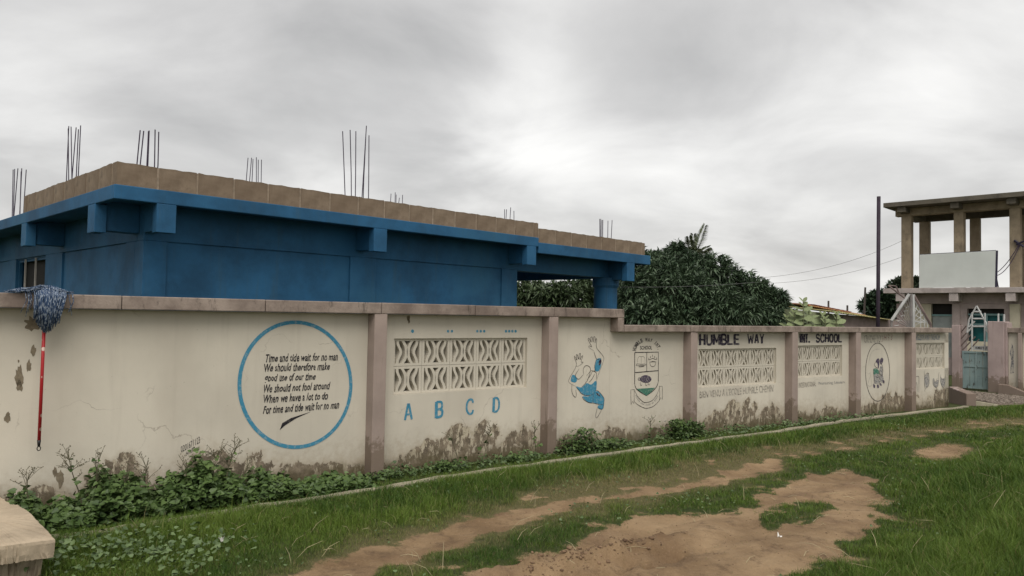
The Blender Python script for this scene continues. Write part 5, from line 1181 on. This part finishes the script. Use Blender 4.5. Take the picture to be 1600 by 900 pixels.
# ------------------------------------------------------------------ grass
gr = NT('grass_blades'); gcol = gr.mix(gr.attr('tone'), (.032, .078, .007), (.120, .185, .024)); gcol = gr.mix(gr.attr('dryness'), gcol, (.27, .21, .105)); gr.col(gcol); gr.rough(.6)
def grass(n, seed):
    r = np.random.default_rng(seed)
    y = 3.9*(30/3.9)**r.random(n*2); x = y*r.uniform(-.80, .86, n*2)  # density falls off with distance
    P = np.column_stack([x, y]); wd = wall_dist(P); P = P[wd > .0]; wd = wd[wd > .0]
    d, dr, tl = masks(P); fo = sdist(P, FORE) > -.1
    edge = np.clip(d+r.normal(0, .12, len(P)), 0, 1); keep = (r.random(len(P)) > np.clip(edge*1.35-.05, 0, .997)) & ~fo & (r.random(len(P)) > dr*.30)
    P = P[keep][:n]; d, dr, tl, wd = d[keep][:n], dr[keep][:n], tl[keep][:n], wd[keep][:n]; n = len(P)
    Zg = height(P, d, tl); patch = wob(P, 2.2, 0); patch2 = wob(P, 6, 3)
    dist = np.hypot(P[:, 0], P[:, 1])
    strip = np.exp(-((wd-1.0)/.7)**2)
    h = (.040+.045*strip*(1+.4*patch)+.12*tl*(1+.3*patch+.2*patch2))*(1-.6*np.clip(d*1.5, 0, 1))*(1-.55*dr)*r.uniform(.5, 1.35, n)
    h *= np.where(r.random(n) < .02, 1.9, 1)*(1+.25*wob(P, 14, 1))
    h *= np.where(wd < .35, .6, 1)*(1-.5*np.exp(-((wd-.42)/.22)**2)); h = np.maximum(h, .012)
    w = .0019*np.clip(dist/4.5, 1, 6)*r.uniform(.7, 1.3, n)
    th = r.uniform(0, 2*pi, n); lean = r.uniform(.15, .95, n)*h; D = np.column_stack([np.cos(th), np.sin(th)]); th2 = r.uniform(0, 2*pi, n); W_ = np.column_stack([np.cos(th2), np.sin(th2)])*w[:, None]
    base = np.column_stack([P, Zg-.004]); m1 = base.copy(); m1[:, :2] += D*lean[:, None]*.3; m1[:, 2] += h*.6; tp = base.copy(); tp[:, :2] += D*lean[:, None]; tp[:, 2] += h*(1-.25*lean/h*.5)
    V = np.empty((n, 5, 3)); V[:, 0] = base; V[:, 0, :2] -= W_/2; V[:, 1] = base; V[:, 1, :2] += W_/2; V[:, 2] = m1; V[:, 2, :2] -= W_*.4; V[:, 3] = m1; V[:, 3, :2] += W_*.4; V[:, 4] = tp
    T = (np.array([[0, 1, 3], [0, 3, 2], [2, 3, 4]])[None]+(np.arange(n)*5)[:, None, None]).reshape(-1, 3)
    tone = np.clip(.48+.24*patch+.20*patch2+.12*wob(P, 17, 0)+r.normal(0, .22, n), 0, 1); dryn = np.clip(.75*dr*r.random(n)*1.5+np.where(r.random(n) < .05, .7, 0)+.5*d*r.random(n), 0, .9)
    link('grass', np_mesh('grass', V.reshape(-1, 3), T, gr.m, {'tone': np.repeat(tone, 5), 'dryness': np.repeat(dryn, 5)}), label='short green grass covering the verge and the field', cat='grass', kind='stuff')
grass(640000, 3)
# scattered broad-leaved seedlings through the turf, and pale dry stalks
y = 4.4*(16/4.4)**RNG.random(5200); x = y*RNG.uniform(-.75, .8, 5200); q = np.column_stack([x, y]); d_, _, tl_ = masks(q); ok = (wall_dist(q) > .4) & (d_ < .4) & (wob(q, 2.7, 2) > -.1); q = q[ok]; tl_ = tl_[ok]; d_ = d_[ok]
V, T, tn = heart(np.column_stack([q, height(q, d_, tl_)+.02+.05*RNG.random(len(q))*(1+tl_)]), RNG.uniform(.010, .030, len(q)), RNG.random(len(q))); link('turf_seedlings', np_mesh('turf_seedlings', V, T, und2, {'tone': tn}), label='small broad-leaved seedlings scattered through the grass', cat='weeds', kind='stuff')
m_ = MB()
for _ in range(260):
    y = 4.4*(14/4.4)**random.random(); x = y*random.uniform(-.4, .75); q = np.array([[x, y]]); d_, _, tl_ = masks(q)
    if wall_dist(q)[0] < .5: continue
    z = height(q, d_, tl_)[0]; l_ = random.uniform(.06, .2)*(1+.8*tl_[0]); a = random.uniform(0, 6.28); e_ = Vector((x+cos(a)*l_, y+sin(a)*l_, z+random.uniform(.02, .16)*(1+tl_[0]-.9*d_[0]))); m_.tube([(x, y, z), (x+cos(a)*l_*.4, y+sin(a)*l_*.4, (z+e_.z)/2+.015), e_], [.0022, .0018, .001], 3)
m_.build('dry_stalks', simple('dry_straw', (.42, .36, .22), .9), label='pale dry grass stalks lying across the turf and soil', cat='straw', kind='stuff')

# soil crumbs, pebbles and a scrap of white litter
a = np.array(gnd(820, 893))[:2]; b = np.array(gnd(1010, 838))[:2]; n = 650; t_ = RNG.random(n)**.8; q = a+(b-a)*t_[:, None]+RNG.normal(0, .085, (n, 2))
q2 = RNG.uniform((-1, 4.3), (9, 12), (5200, 2)); q2 = q2[(sdist(q2, D2) > 0) | (sdist(q2, D1) > 0)][:1500]
q = np.concatenate([q, q2]); sz = np.concatenate([RNG.uniform(.004, .026, n)*RNG.random(n)**2+.003, RNG.uniform(.002, .008, len(q2))])
pebbles('soil_clods', np.column_stack([q, height(q)+sz*.1]), sz, leafy('soil_clod', (.10, .06, .036), (.25, .165, .10), .95), 'reddish soil crumbs and clods scattered on the bare track', 'soil')
def scrap(px, py, s_, label):
    p = gnd(px, py); m_ = MB(); k = 9; V = [(0, 0, .03)]+[(s_*cos(2*pi*i/k)*random.uniform(.7, 1.2), s_*sin(2*pi*i/k)*random.uniform(.7, 1.2), .03+random.uniform(-.015, .03)) for i in range(k)]
    V += [(x, y, z-.004) for x, y, z in V]; Fc = [(0, 1+i, 1+(i+1) % k) for i in range(k)]+[(k+1, k+2+(i+1) % k, k+2+i) for i in range(k)]+[(1+i, k+2+i, k+2+(i+1) % k, 1+(i+1) % k) for i in range(k)]
    o = m_.add(V, Fc).build('litter', simple('white_scrap', (.72, .70, .66), .7, .05), label=label, cat='litter'); o.location = (p.x, p.y, .045)
scrap(346, 858, .022, 'crumpled white scrap lying in the near left grass'); scrap(1218, 852, .018, 'small white scrap on the bare soil of the track')
print('tris', sum(len(o.data.polygons) for o in bpy.data.objects if o.type == 'MESH'))
